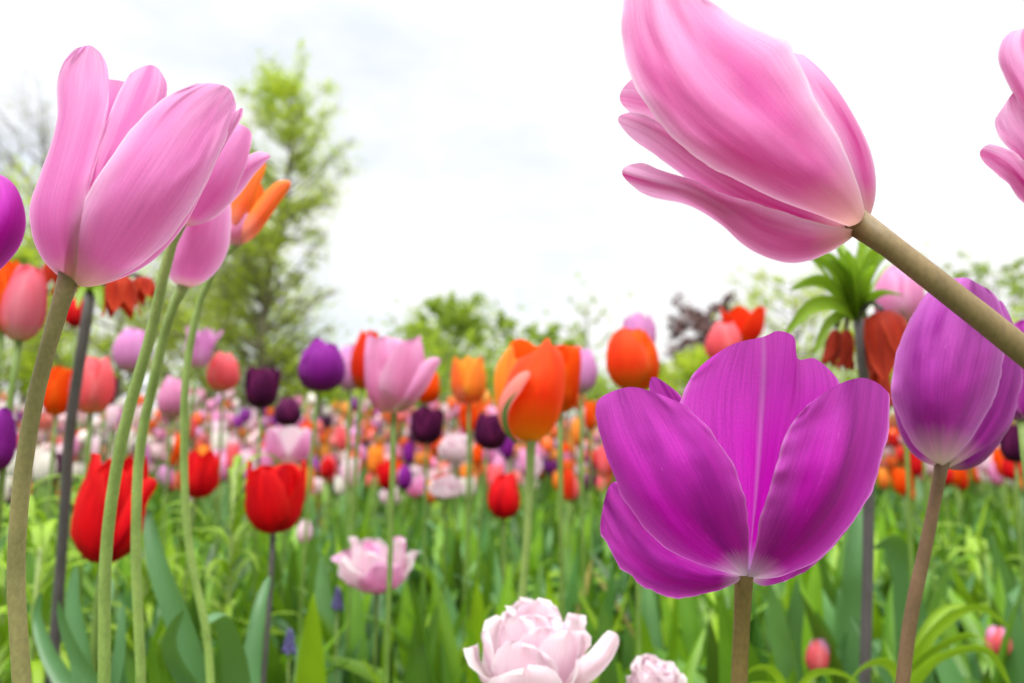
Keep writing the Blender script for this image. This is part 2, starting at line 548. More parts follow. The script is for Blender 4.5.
m, t = new_mat('bark')
g = t.nodes.new('ShaderNodeTexCoord')
n = t.nodes.new('ShaderNodeTexNoise'); n.inputs['Scale'].default_value = 6; n.inputs['Detail'].default_value = 6
t.links.new(g.outputs['Object'], n.inputs['Vector'])
r = ramp_node(t, [(0.3, (0.10, 0.08, 0.06)), (0.7, (0.24, 0.21, 0.17))])
t.links.new(n.outputs['Fac'], r.inputs[0])
finish(t, r.outputs[0], 0, rough=0.9, bump=n.outputs['Fac'], bstr=0.5, bdist=0.02)
M['bark'] = m

m, t = new_mat('soil_and_grass')
g = t.nodes.new('ShaderNodeTexCoord')
n = t.nodes.new('ShaderNodeTexNoise'); n.inputs['Scale'].default_value = 9; n.inputs['Detail'].default_value = 8
t.links.new(g.outputs['Object'], n.inputs['Vector'])
r = ramp_node(t, [(0.35, (0.05, 0.04, 0.02)), (0.52, (0.06, 0.10, 0.02)), (0.7, (0.10, 0.18, 0.03))])
t.links.new(n.outputs['Fac'], r.inputs[0])
finish(t, r.outputs[0], 0, rough=0.9, bump=n.outputs['Fac'], bstr=0.6, bdist=0.02)
M['ground'] = m


def tree_leaf_mat(name, a, b, trans=0.45):
    m, t = new_mat(name)
    at_ = t.nodes.new('ShaderNodeAttribute'); at_.attribute_name = 'tint'
    c = mixc(t, at_.outputs['Fac'], a, b)
    tc_ = mixc(t, 0.5, c, (0.55, 0.68, 0.03))
    finish(t, c, trans, rough=0.5, trans_col=tc_, spec=0.3)
    return m


M['tree_fresh'] = tree_leaf_mat('fresh_tree_leaf', (0.24, 0.37, 0.012), (0.52, 0.62, 0.05), .62)
M['tree_mid'] = tree_leaf_mat('mid_tree_leaf', (0.09, 0.18, 0.02), (0.27, 0.38, 0.03), .5)
m, t = new_mat('copper_tree_leaf')
at_ = t.nodes.new('ShaderNodeAttribute'); at_.attribute_name = 'tint'
finish(t, mixc(t, at_.outputs['Fac'], (0.09, 0.035, 0.04), (0.20, 0.10, 0.09)), 0.25, rough=0.5)
M['tree_copper'] = m

# ------------------------------------------------------------------ ground
R_ = 400
gv = [(x, y, 0.0) for y in (-40, 0, 5, 15, 30, R_) for x in (-R_, -30, -10, 0, 10, 30, R_)]
ground = obj('ground', gv, grid_faces(6, 7), M['ground'])
ground['kind'] = 'structure'


# ------------------------------------------------------------------ trees
def tree(label, px, py_base, py_top, D, half_w, leafm, nleaf, seed, leaf=0.09, clear=0.15, up=0.8, group='trees beyond the flower field', cat='tree', nbr=26, twig=0.0, shape='column', patchy=0.5, bend=0.0, loose=0.34):
    rng = random.Random(seed)
    b = at(px, py_base, D)
    top = at(px, py_top, D)
    base = Vector((b.x, b.y, 0.0))
    Ht = top.z
    root = thing('tree', base, label, cat, group)
    mb = MB()
    hw = half_w * D / F
    tr = Ht * 0.011 + 0.03
    trunk = [base, base + Vector((rng.uniform(-.1, .1) * hw, 0, Ht * .35)), base + Vector((bend * hw, rng.uniform(-.1, .1) * hw, Ht * .7)), base + Vector((bend * 1.4 * hw, 0, Ht * 0.97))]
    tube(mb, trunk, [tr, tr * .75, tr * .45, tr * .08], n=8, ns=14)
    T = resample([tuple(p) for p in trunk], np.linspace(0, 1, 60))
    tips = []
    for i in range(nbr):
        h = clear + (0.97 - clear) * (i + rng.random()) / nbr
        k = min(59, int(h * 59))
        p = Vector(T[k])
        a = rng.uniform(0, 2 * math.pi)
        f = (h - clear) / (1 - clear)
        if shape == 'column':
            env = (0.60 + 0.5 * math.sin(math.pi * min(1, f * 0.85 + .12)) ** 0.8) * (1 - 0.28 * f)
        else:
            env = math.sqrt(max(0.03, 1 - (2 * f - 0.85) ** 2 / 1.4))
        ln = hw * env * rng.uniform(0.7, 1.12)
        e = p + Vector((math.cos(a) * ln, math.sin(a) * ln, ln * up * rng.uniform(0.5, 1.3)))
        e.z = min(e.z, Ht * 1.02)
        md = p.lerp(e, 0.5) + Vector((rng.uniform(-.12, .12), rng.uniform(-.12, .12), -0.1)) * ln
        r0 = tr * (1 - h) * 0.5 + 0.012
        tube(mb, [p, md, e], [r0, r0 * .6, r0 * .15], n=5, ns=6, cap=False)
        B = resample([tuple(p), tuple(md), tuple(e)], np.linspace(0, 1, 12))
        for j in range(6):
            q = Vector(B[rng.randint(3, 11)])
            d = Vector((math.cos(a + rng.uniform(-1.2, 1.2)), math.sin(a + rng.uniform(-1.2, 1.2)), rng.uniform(-.1, 1.0))).normalized()
            sl = ln * rng.uniform(.2, .5)
            q2 = q + d * sl
            tube(mb, [q, q.lerp(q2, .5) + Vector((0, 0, .05 * sl)), q2], [r0 * .4, r0 * .25, r0 * .08], n=4, ns=4, cap=False)
            tips.append((q, q2))
            if twig:
                for _ in range(3):
                    s = q.lerp(q2, rng.uniform(.3, 1))
                    s2 = s + Vector((rng.gauss(0, 1), rng.gauss(0, 1), abs(rng.gauss(.6, .7)))).normalized() * sl * .5
                    tube(mb, [s, s.lerp(s2, .5), s2], [r0 * .25, r0 * .18, r0 * .1], n=3, cap=False)
                    tips.append((s, s2))
    mb.build('trunk', M['bark'], root)
    if nleaf:
        cb = MB()
        wt = [rng.random() ** patchy for _ in tips]
        ch = rng.choices(range(len(tips)), weights=wt, k=nleaf)
        tone = [rng.random() for _ in tips]
        vv, ff, tt = [], [], []
        for i in ch:
            q, q2 = tips[i]
            sp = (q2 - q).length * loose
            c = q.lerp(q2, rng.uniform(.1, 1.1)) + Vector((rng.gauss(0, sp), rng.gauss(0, sp), rng.gauss(0, sp)))
            if c.z < 0.05:
                c.z = 0.05 + rng.random() * .3
            s = leaf * rng.uniform(.6, 1.35)
            a = Vector((rng.gauss(0, 1), rng.gauss(0, 1), rng.gauss(0, .7))).normalized() * s
            w = a.cross(Vector((rng.gauss(0, 1), rng.gauss(0, 1), rng.gauss(0, 1)))).normalized() * s * .5
            o = len(vv)
            vv += [c - a, c + w, c + a, c - w]
            ff.append((o, o + 1, o + 2, o + 3))
            tn = min(1, max(0, tone[i] * .7 + rng.random() * .3))
            tt += [(tn, tn, tn)] * 4
        cb.v, cb.f, cb.t = vv, ff, tt
        cb.uv = [(.5, .5)] * len(vv); cb.fm = [0] * len(ff)
        cb.build('crown', leafm, root)
    return root


tree('tall slender tree in fresh light green leaf, rising behind the pink tulips', 262, 430, 44, 14.0, 60, M['tree_fresh'], 33000, 3, leaf=0.034, clear=0.05, nbr=120, twig=1, bend=0.25, patchy=0.12, up=0.9, loose=0.55)
tree('green leafy tree filling the gap under the big pink tulip', 120, 430, 200, 17.0, 110, M['tree_fresh'], 15000, 4, leaf=0.055, clear=0.03, nbr=50, shape='round', twig=1, patchy=0.5)
tree('low green tree close to the foot of the tall slender tree', 215, 430, 215, 15.0, 85, M['tree_fresh'], 8500, 14, leaf=0.050, clear=0.03, nbr=44, shape='round', patchy=0.5, twig=1)
tree('almost bare grey tree with thin upright twigs above the purple petal', 20, 430, 92, 22.0, 95, M['tree_mid'], 700, 5, leaf=0.05, clear=0.2, nbr=70, twig=1, up=1.3)
tree('low green tree at the edge of the field behind the salmon tulip', -20, 430, 250, 18.0, 70, M['tree_fresh'], 6000, 6, leaf=0.10, clear=0.05, nbr=26, shape='round')
tree('round dense green tree on the skyline above the yellow orange tulip', 446, 430, 298, 40.0, 41, M['tree_mid'], 9000, 7, leaf=0.15, clear=0.10, nbr=34, shape='round', patchy=0.4)
tree('thin hazy tree beside the round green tree', 402, 430, 318, 46.0, 32, M['tree_mid'], 900, 8, leaf=0.2, clear=0.1, nbr=24, twig=1)
tree('narrow loose green tree between the round tree and the striped orange tulip', 516, 430, 312, 42.0, 26, M['tree_mid'], 1500, 9, leaf=0.18, clear=0.1, nbr=24, twig=1)
tree('small green tree peeping over the top of the striped orange tulip', 548, 430, 324, 40.0, 26, M['tree_mid'], 2200, 10, leaf=0.18, clear=0.1, nbr=24, shape='round')
tree('leafless grey tree standing over the lilac pink tulip', 588, 430, 302, 44.0, 30, M['tree_mid'], 260, 11, leaf=0.18, clear=0.2, nbr=26, twig=1)
tree('copper leaved tree behind the scarlet tulip', 716, 430, 300, 30.0, 40, M['tree_copper'], 2400, 12, leaf=0.15, clear=0.1, nbr=28, shape='round', twig=1)
tree('small copper tree next to the upright orange tulip', 676, 430, 316, 34.0, 24, M['tree_copper'], 1200, 13, leaf=0.15, clear=0.1, nbr=22, shape='round', twig=1)
tree('yellow green bush below the copper trees', 690, 430, 356, 16.0, 46, M['tree_fresh'], 2600, 15, leaf=0.07, clear=0.03, nbr=26, shape='round', cat='bush', twig=1)
tree('open airy green tree behind the crown of hanging bells', 800, 430, 268, 20.0, 66, M['tree_fresh'], 1500, 16, leaf=0.09, clear=0.08, nbr=34, shape='round', twig=1)
tree('pale leafy tree behind the mauve tulip beside the frame edge', 1010, 430, 256, 24.0, 62, M['tree_mid'], 2400, 17, leaf=0.11, clear=0.06, nbr=34, shape='round', twig=1)
tree('broad green bush behind the stem of the mauve tulip', 930, 432, 345, 18.0, 90, M['tree_fresh'], 6000, 18, leaf=0.09, clear=0.03, nbr=34, shape='round', cat='bush')
tree('low green bush on the far side behind the dark cup tulips', 452, 432, 372, 26.0, 130, M['tree_mid'], 5000, 19, leaf=0.13, clear=0.03, nbr=34, shape='round', cat='bush')
tree('low green bush behind the round violet tulip', 335, 432, 372, 22.0, 70, M['tree_fresh'], 3600, 20, leaf=0.11, clear=0.03, nbr=30, shape='round', cat='bush')
tree('low loose green bush behind the upright orange tulip', 625, 432, 384, 24.0, 70, M['tree_mid'], 2200, 21, leaf=0.11, clear=0.03, nbr=30, shape='round', cat='bush')

# ------------------------------------------------------------------ bloom geometry
KINDS = {
    # profile (radius, height) from base to tip, half width, tip sharpness, cup
    'egg': dict(out=[(.05, 0), (.25, .05), (.37, .22), (.40, .45), (.34, .75), (.15, 1.0)], W=.44, sharp=.45),
    'cup': dict(out=[(.05, 0), (.27, .05), (.40, .22), (.44, .45), (.44, .75), (.40, 1.0)], W=.46, sharp=.42),
    'open': dict(out=[(.05, 0), (.28, .05), (.43, .20), (.52, .45), (.58, .75), (.62, .98)], W=.46, sharp=.5),
    'goblet': dict(out=[(.05, 0), (.27, .05), (.39, .22), (.43, .45), (.43, .75), (.38, 1.0)], W=.50, sharp=.28),
    'lily': dict(out=[(.05, 0), (.22, .05), (.31, .22), (.33, .48), (.37, .75), (.52, 1.0)], W=.34, sharp=.85),
    'point': dict(out=[(.05, 0), (.26, .05), (.38, .22), (.40, .45), (.37, .75), (.31, 1.0)], W=.42, sharp=.72),
}


def petal_grid(profile, Wd, sharp, phi, rng, nu=11, nv=7, ruffle=0.02, flare=0.0, hs=1.0, rs=1.0, cupf=1.0):
    ts = 0.5 - 0.5 * np.cos(np.pi * np.linspace(0.0, 1, nu))
    P = resample(profile, ts)
    P[:, 0] = P[:, 0] * rs + flare * ts ** 2
    P[:, 1] *= hs
    tan = np.gradient(P, axis=0)
    tan /= np.linalg.norm(tan, axis=1)[:, None] + 1e-9
    er = np.array([math.cos(phi), math.sin(phi), 0.0])
    ep = np.array([-math.sin(phi), math.cos(phi), 0.0])
    ez = np.array([0, 0, 1.0])
    v, uv = [], []
    rmax = max(p[0] for p in profile) * rs
    s0 = rng.uniform(0, 9)
    tw = rng.uniform(-.06, .06)
    for i in range(nu):
        u = ts[i]
        w = Wd * max(0.05, math.sin(math.pi * min(1, max(u, .012) ** 0.72)) ** sharp if u < 1 else 0.05)
        Rc = max(0.12, 0.45 * rmax + 0.6 * abs(P[i, 0])) / cupf
        nrm = er * tan[i, 1] - ez * tan[i, 0]
        c = er * P[i, 0] + ez * P[i, 1] + ep * tw * u
        for k in range(nv):
            s = -1 + 2 * k / (nv - 1)
            th = s * w / Rc
            th = max(-1.5, min(1.5, th))
            rf = ruffle * (math.sin(3.1 * s * 1.7 + 7 * u + s0) * (0.3 + abs(s)) * u + 0.8 * math.sin(11 * u + s0 * 2) * s * abs(s) * u)
            rf += 0.012 * math.exp(-(s / .15) ** 2)
            v.append(c + ep * (Rc * math.sin(th)) - nrm * (Rc * (1 - math.cos(th)) - rf))
            uv.append((u, 0.5 + 0.5 * s))
    return np.array(v), uv


def bloom_petals(kind, seed, wscale=1.0, nu=11, nv=7):
    """list of (verts, uv) in a unit frame: base at the origin, height 1 along z"""
    rng = random.Random(seed)
    res = []
    if kind == 'semi':
        for li, (n, pr, Wd, sh) in enumerate([(5, [(.05, 0), (.36, .05), (.58, .20), (.74, .45), (.86, .72)], .46, .30), (5, [(.05, .02), (.30, .08), (.48, .28), (.56, .6), (.60, .98)], .46, .26), (3, [(.05, .05), (.2, .15), (.30, .4), (.34, .7), (.32, .95)], .36, .26)]):
            for k in range(n):
                res.append(petal_grid(pr, Wd * rng.uniform(.85, 1.12), sh, 2 * math.pi * (k + .5 * (li % 2)) / n + rng.uniform(-.2, .2), rng, nu, nv, ruffle=.08, flare=rng.uniform(-.1, .12), hs=rng.uniform(.8, 1.05), rs=wscale * .85, cupf=rng.uniform(.6, 1.0)))
        return res
    if kind == 'double':
        layers = [(5, [(.05, 0), (.42, .03), (.72, .16), (.90, .38), (.98, .64)], .48, .28),
                  (6, [(.05, .02), (.38, .06), (.60, .26), (.70, .55), (.72, .88)], .46, .26),
                  (6, [(.05, .04), (.30, .10), (.46, .34), (.50, .66), (.48, .98)], .40, .24),
                  (4, [(.04, .08), (.14, .2), (.26, .45), (.30, .7), (.27, 1.0)], .34, .24)]
        for li, (n, pr, Wd, sh) in enumerate(layers):
            for k in range(n):
                g = petal_grid(pr, Wd * rng.uniform(.85, 1.15), sh, 2 * math.pi * (k + .5 * (li % 2)) / n + rng.uniform(-.15, .15), rng, nu, nv, ruffle=.06, flare=rng.uniform(-.08, .08), hs=rng.uniform(.86, 1.04), rs=wscale * .78, cupf=rng.uniform(.45, .95))
                res.append(g)
        return res
    K = KINDS[kind]
    r0 = rng.uniform(0, 2)
    for k in range(6):
        outer = k % 2 == 0
        phi = r0 + 2 * math.pi * k / 6 + rng.uniform(-.06, .06)
        res.append(petal_grid(K['out'], K['W'] * wscale ** .6 * rng.uniform(.94, 1.06), K['sharp'], phi, rng, nu, nv, ruffle=.025,
                              flare=rng.uniform(-.03, .06), hs=rng.uniform(.94, 1.04) * (0.97 if outer else 1.0), rs=wscale * (1.0 if outer else .88)))
    return res


def frame_to(axis, roll=0.0):
    z = Vector(axis).normalized()
    x = Vector((math.cos(roll), math.sin(roll), 0))
    x = (x - z * x.dot(z)).normalized()
    y = z.cross(x)
    return np.array([x, y, z])


def tulip_leaf(mb, root, azi, Ln, Wd, rng, m=0, tint=None, droop=None, nu=12, nv=5):
    o = Vector((math.cos(azi), math.sin(azi), 0))
    a = rng.uniform(.10, .35)
    dr = rng.uniform(0.05, .45) if droop is None else droop
    sp = [root + o * (Ln * (a * s + dr * s ** 3)) + Vector((0, 0, Ln * (s * .98 - dr * .75 * s ** 3))) for s in (0, .25, .5, .75, 1)]
    tw = rng.uniform(-.5, .5)
    side = Vector((-math.sin(azi + tw), math.cos(azi + tw), 0))
    ribbon(mb, sp, Wd, side, fold=rng.uniform(.25, .6), nu=nu, nv=nv, m=m, wave=rng.uniform(0, .25), tint=tint, ph=rng.uniform(0, 6))


N_T = [0]
LAND = []      # (phrase, x, y) of the bigger flowers, used to word the labels of the small ones


def tulip(label, px, pyb, D, hpx, wpx, kind, pm, sm='stem_mid', lean=(0, 0), leaves=2, group=None, leafm='leaf_blue', land=None, seed=None, stem_r=None, mats=None):
    """a tulip whose bloom has its base at (px, pyb), D metres off; parts: stem, petals, leaves"""
    N_T[0] += 1
    seed = N_T[0] * 7 + 1 if seed is None else seed
    rng = random.Random(seed)
    H = hpx * D / F
    Wm = wpx * D / F
    b = at(px, pyb, D)
    root = Vector((b.x - lean[0] * .25 * b.z + rng.uniform(-.01, .01), b.y - lean[1] * .2 * b.z + rng.uniform(-.01, .02), 0))
    t = thing('tulip', root, label, 'tulip', group)
    axis = Vector((lean[0], lean[1], 1)).normalized()
    if land:
        LAND.append((land, px, pyb - hpx / 2))
    sr = stem_r or max(.0018, min(.0030, H * .036))
    mb = MB()
    tube(mb, [root, root.lerp(b, .5) + Vector((-lean[0] * .04, 0, 0)), b - axis * H * .3, b + axis * H * .03], [sr * 1.15, sr, sr * .95, sr * 1.15], n=8, ns=14)
    mb.build('stem', M[sm], t)
    base_w = {'double': 1.6, 'semi': 1.5}.get(kind) or 2 * max(p[0] for p in KINDS[kind]['out'])
    ws = Wm / (H * base_w)
    R = frame_to(axis, rng.uniform(0, 6))
    ps = bloom_petals(kind, seed, ws)
    for i, (v, uv) in enumerate(ps):
        w = v @ R * H + np.array(b)
        nu = 11
        obj('petal', w, grid_faces(nu, 7), M[pm if mats is None else mats[i % len(mats)]], t, uv)
    for k in range(leaves):
        lb = MB()
        tulip_leaf(lb, root + Vector((0, 0, .01)), rng.uniform(0, 6.28), rng.uniform(.15, .24), rng.uniform(.012, .022), rng)
        lb.build('leaf', M[leafm], t)
    return t


# ------------------------------------------------------------------ traced blooms (the big ones): columns of a petal in the photograph, each with its own depth
def traced(name, cols, D, mat, parent, nu=34, nv=25, ripple=0.0, seed=0, label=None, ridge=None, rim=0.0, tip=0.02, wavy=0.0):
    """cols: [(points base->tip, depths in cm base->tip), ...] from one edge of the petal to the other"""
    ts = np.linspace(0, 1, nu)
    C = []
    for pts, dep in cols:
        xy = resample(pts, ts)
        dd = catmull(np.array(dep, dtype=float)[:, None], ts) if len(dep) > 2 else np.interp(ts, np.linspace(0, 1, len(dep)), dep)[:, None]
        C.append(np.hstack([xy, dd]))
    C = np.array(C)
    vs_ = np.linspace(0, 1, nv)
    V, UV = [], []
    for i in range(nu):
        row = catmull(C[:, i, :], vs_)
        if tip:
            sq = np.abs(2 * vs_ - 1) ** 2.2
            tt = ts[i] * (1 - tip * sq * ts[i] ** 3)
            nc = len(cols)
            rows = []
            for k in range(nv):
                rows.append(catmull(np.array([[np.interp(tt[k], ts, C[c, :, q]) for q in range(3)] for c in range(nc)]), [vs_[k]])[0])
            row = np.array(rows)
        if wavy:
            row = row.copy()
            ctr = row[nv // 2].copy()
            for k in range(nv):
                sg = 2 * vs_[k] - 1
                a = abs(sg) ** 5 * min(1, 3 * ts[i])
                nn = noise.noise(Vector((ts[i] * 9, 3.1 if sg > 0 else 7.7, seed * 2.3))) + .5 * noise.noise(Vector((ts[i] * 23, 3.1 if sg > 0 else 7.7, seed * 2.3)))
                w_ = row[k, :2] - ctr[:2]
                ln = np.linalg.norm(w_) + 1e-6
                row[k, :2] += w_ / ln * wavy * a * nn
                row[k, 2] += .11 * wavy * a * noise.noise(Vector((ts[i] * 13, 1.7 if sg > 0 else 5.2, seed * 1.9)))
        for k in range(nv):
            u, v = ts[i], vs_[k]
            s = abs(2 * v - 1)
            d = row[k, 2] / 100
            if ripple:
                wr = min(1.0, math.hypot(row[-1][0] - row[0][0], row[-1][1] - row[0][1]) / 45)
                d += wr * ripple / 100 * (0.35 + s) * u * (noise.noise(Vector((u * 3.5, v * 5.0, seed * 3.7))) + .45 * noise.noise(Vector((u * 9, v * 11, seed * 5.1))))
            if ridge:
                for (rv, rw, ra) in ridge:
                    d -= ra / 100 * math.exp(-((v - rv) / rw) ** 2) * min(1, 4 * (1 - u) + .25)
            if rim:
                d += rim / 100 * s ** 8
            V.append(at(row[k, 0], row[k, 1], D + d))
            UV.append((u, v))
    o = obj(name, V, grid_faces(nu, nv), mat, parent, UV)
    if label:
        o['label'] = label
    return o


def hero(label, stem_px, D, widths, mat, group=None, ground_at=None, ns=40):
    """thing with a stem along photograph points [(x, y, D), ...] from the bloom downwards, carried on to the ground"""
    pts = [at(x, y, d) for x, y, d in stem_px]
    pts[0] = pts[0] + (pts[0] - pts[1]).normalized() * .006
    last = pts[-1]
    g = Vector(ground_at) if ground_at else Vector((last.x + (last.x - pts[-2].x) * .6, last.y + .01, 0))
    t = thing('tulip', g, label, 'tulip', group)
    full = [g, g.lerp(last, .5)] + pts[::-1]
    w = [.86 * x * d / F / 2 for x, (_, _, d) in zip(widths, stem_px)]
    w[0] *= 1.18
    rad = [w[-1] * 1.1, w[-1] * 1.05] + w[::-1]
    ts = np.linspace(0, 1, ns)
    P = spline(full, ts)
    # radius by nearest control point along the curve
    arc = np.concatenate([[0], np.cumsum([(Vector(full[i + 1]) - Vector(full[i])).length for i in range(len(full) - 1)])])
    rr = np.interp(ts * arc[-1], arc, rad)
    mb = MB()
    tube(mb, [Vector(p) for p in P], list(rr), n=14)
    mb.build('stem', M[mat], t)
    return t


# --- the open purple tulip
t = hero('large open bright purple tulip with flared petals and a pale ridge down its middle petal', [(744, 570, .268), (743, 600, .268), (741, 640, .267), (739, 690, .265)], .268, [21, 19, 19, 19], 'stem_brown', 'purple tulips')
LAND.append(('the large open purple tulip', 744, 455))
D = .268
traced('petal', [([(741, 576), (712, 568), (672, 552), (642, 525), (619, 488), (603, 445), (596, 415), (599, 400)], [-.3, -1.2, -1.8, -1.6, -1.2, -.6, -.2, 0]),
                 ([(743, 576), (716, 563), (683, 543), (653, 512), (630, 475), (613, 435), (606, 405), (607, 393)], [-.4, -1.9, -2.9, -3.0, -2.8, -2.2, -1.6, -1.2]),
                 ([(745, 576), (727, 552), (702, 520), (680, 480), (661, 440), (645, 408), (636, 392), (632, 387)], [-.5, -2.2, -3.4, -3.9, -3.9, -3.5, -3.0, -2.6]),
                 ([(746, 576), (741, 545), (731, 515), (717, 478), (700, 445), (682, 418), (668, 402), (660, 394)], [-.5, -2.0, -3.1, -3.6, -3.7, -3.5, -3.2, -3.0]),
                 ([(748, 576), (749, 550), (748, 520), (741, 485), (727, 453), (709, 428), (692, 411), (683, 404)], [-.5, -1.7, -2.5, -2.9, -3.1, -3.1, -2.9, -2.7])],
       D, M['purple'], t, ripple=.34, seed=1, wavy=2.2, nu=44, nv=41, ridge=[(.30, .05, .16)])
traced('petal', [([(748, 577), (753, 556), (758, 530), (765, 500), (774, 468), (784, 440), (797, 417), (812, 401)], [-.5, -1.7, -2.5, -2.9, -3.2, -3.3, -3.2, -3.0]),
                 ([(750, 577), (765, 556), (782, 527), (797, 495), (808, 460), (817, 430), (827, 403), (836, 385)], [-.5, -2.0, -3.1, -3.7, -3.9, -3.8, -3.5, -3.3]),
                 ([(752, 577), (778, 560), (806, 533), (828, 500), (843, 462), (852, 425), (857, 395), (859, 378)], [-.5, -2.0, -3.3, -4.0, -4.2, -3.9, -3.3, -2.7]),
                 ([(753, 577), (785, 566), (818, 541), (844, 508), (861, 468), (870, 430), (874, 400), (876, 381)], [-.4, -1.4, -2.0, -2.1, -1.9, -1.6, -1.3, -1.2]),
                 ([(754, 578), (790, 574), (828, 552), (858, 517), (878, 473), (888, 430), (890, 405), (889, 389)], [-.3, -1.0, -1.3, -1.2, -.9, -.6, -.4, -.3])],
       D, M['purple'], t, ripple=.34, seed=2, wavy=2.2, nu=44, nv=41)
traced('petal', [([(744, 574), (725, 535), (705, 500), (690, 460), (681, 425), (679, 404), (688, 384), (702, 364)], [-.4, -1.2, -1.7, -2.0, -2.1, -2.2, -2.2, -2.2]),
                 ([(746, 574), (735, 530), (725, 490), (716, 450), (713, 415), (715, 385), (722, 362), (733, 343)], [-.4, -1.5, -2.1, -2.4, -2.5, -2.5, -2.3, -2.1]),
                 ([(749, 574), (752, 535), (756, 495), (759, 455), (761, 420), (763, 390), (764, 360), (763, 336)], [-.4, -1.5, -2.1, -2.5, -2.6, -2.6, -2.4, -2.1]),
                 ([(750, 574), (756, 530), (762, 490), (768, 450), (772, 415), (775, 380), (777, 350), (778, 331)], [-.4, -1.4, -2.0, -2.4, -2.5, -2.5, -2.3, -2.0]),
                 ([(751, 574), (760, 530), (770, 490), (778, 450), (784, 415), (790, 385), (793, 355), (794, 337)], [-.4, -1.3, -1.9, -2.2, -2.3, -2.3, -2.2, -2.0]),
                 ([(751, 574), (764, 530), (777, 490), (787, 455), (794, 425), (798, 400), (799, 375), (798, 358)], [-.4, -1.4, -1.9, -2.3, -2.4, -2.5, -2.5, -2.4]),
                 ([(752, 574), (770, 535), (788, 500), (803, 465), (814, 430), (821, 400), (822, 380), (815, 357)], [-.4, -1.2, -1.7, -1.9, -2.0, -2.1, -2.0, -1.9]),
                 ([(753, 574), (780, 540), (805, 505), (825, 470), (838, 435), (843, 410), (842, 392), (837, 376)], [-.3, -.8, -1.2, -1.4, -1.5, -1.6, -1.7, -1.7])],
       D, M['purple_rib'], t, ripple=.22, seed=3, wavy=2, nu=44, nv=71, ridge=[(.270, .010, .10), (.302, .010, .10)], label='middle petal with a pale double ridge and a notched tip')
traced('petal', [([(744, 579), (716, 591), (690, 597), (662, 594), (637, 583), (617, 562), (607, 543), (600, 531), (601, 520)], [0, -.3, -.2, .2, .5, .8, 1.1, 1.3, 1.3]),
                 ([(745, 577), (714, 582), (686, 578), (656, 564), (632, 541), (617, 520), (610, 508), (606, 500), (606, 494)], [0, -1.0, -1.2, -.9, -.4, .2, .6, .9, 1.0]),
                 ([(746, 575), (718, 566), (690, 545), (665, 520), (645, 500), (632, 490), (622, 485), (617, 481), (614, 478)], [.2, -.3, -.3, 0, .4, .8, 1.0, 1.1, 1.2])],
       D, M['purple'], t, ripple=.55, seed=4, wavy=5)
traced('petal', [([(750, 578), (764, 586), (785, 581), (812, 566), (840, 540), (858, 510)], [.2, .0, .2, .8, 1.3, 1.6]),
                 ([(750, 576), (770, 574), (798, 560), (826, 535), (850, 500), (866, 465)], [.3, .2, .3, .8, 1.2, 1.6]),
                 ([(749, 573), (780, 550), (810, 520), (838, 485), (858, 445), (870, 410)], [.4, .8, 1.2, 1.7, 2.2, 2.5])],
       D, M['purple'], t, ripple=.3, seed=5, wavy=3)
traced('petal', [([(742, 573), (700, 500), (668, 440), (652, 400), (649, 384)], [.6, 2.2, 2.7, 2.6, 2.4]),
                 ([(744, 570), (712, 490), (682, 430), (662, 392), (655, 377)], [.7, 2.6, 3.2, 3.2, 3.0]),
                 ([(746, 570), (730, 490), (704, 430), (682, 398), (674, 389)], [.7, 2.8, 3.4, 3.4, 3.2])],
       D, M['purple'], t, ripple=.2, seed=6, wavy=2)

# --- the big pink tulip on the tall olive stem
t = hero('big pale pink tulip leaning over on a thick olive stem, tall against the sky', [(68, 281, .246), (56, 320, .247), (36, 395, .25), (21, 490, .253), (16, 570, .255), (22, 690, .255)], .246, [21, 17, 17.5, 18, 18, 19], 'stem_olive', 'pink tulips')
LAND.append(('the big pink tulip', 110, 180))
D = .25
traced('petal', [([(70, 283), (48, 266), (33, 240), (30, 208), (38, 180), (49, 150), (57, 115), (57, 85), (64, 60), (80, 46)], [0, -.2, .2, .4, .5, .5, .5, .4, .2, .1]),
                 ([(72, 284), (56, 262), (46, 232), (47, 200), (56, 168), (66, 135), (73, 105), (75, 80), (80, 58), (88, 45)], [-.1, -1.3, -1.9, -2.0, -1.7, -1.3, -.9, -.4, .1, .3]),
                 ([(74, 284), (67, 258), (66, 228), (72, 195), (82, 160), (91, 130), (97, 105), (100, 82), (99, 62), (94, 47)], [-.2, -1.9, -2.8, -3.0, -2.8, -2.3, -1.9, -1.4, -.7, -.2]),
                 ([(76, 284), (78, 256), (83, 222), (90, 188), (98, 155), (104, 127), (108, 103), (109, 84), (107, 66), (100, 51)], [-.2, -2.1, -3.0, -3.2, -3.0, -2.5, -2.0, -1.4, -.8, -.4])],
       D, M['pink'], t, ripple=.30, seed=11, wavy=1.2, nu=44, nv=31)
traced('petal', [([(74, 282), (74, 240), (80, 205), (88, 172), (100, 138), (113, 105), (124, 83), (133, 70)], [.2, -1.8, -2.4, -2.5, -2.3, -1.9, -1.4, -.9]),
                 ([(77, 282), (86, 240), (94, 205), (104, 170), (117, 135), (129, 105), (139, 82), (147, 65)], [.2, -2.0, -2.7, -2.8, -2.6, -2.1, -1.5, -.9]),
                 ([(80, 282), (98, 240), (110, 205), (122, 170), (136, 138), (149, 110), (157, 86), (158, 68)], [.2, -1.8, -2.5, -2.6, -2.4, -1.9, -1.4, -.8]),
                 ([(82, 282), (108, 240), (124, 205), (138, 172), (151, 142), (161, 115), (167, 94), (166, 80)], [.2, -1.2, -1.8, -1.9, -1.7, -1.3, -.9, -.5])],
       D, M['pink'], t, ripple=.10, seed=12, wavy=1, nu=40, nv=41, ridge=[(.27, .02, .07), (.31, .015, .05)])
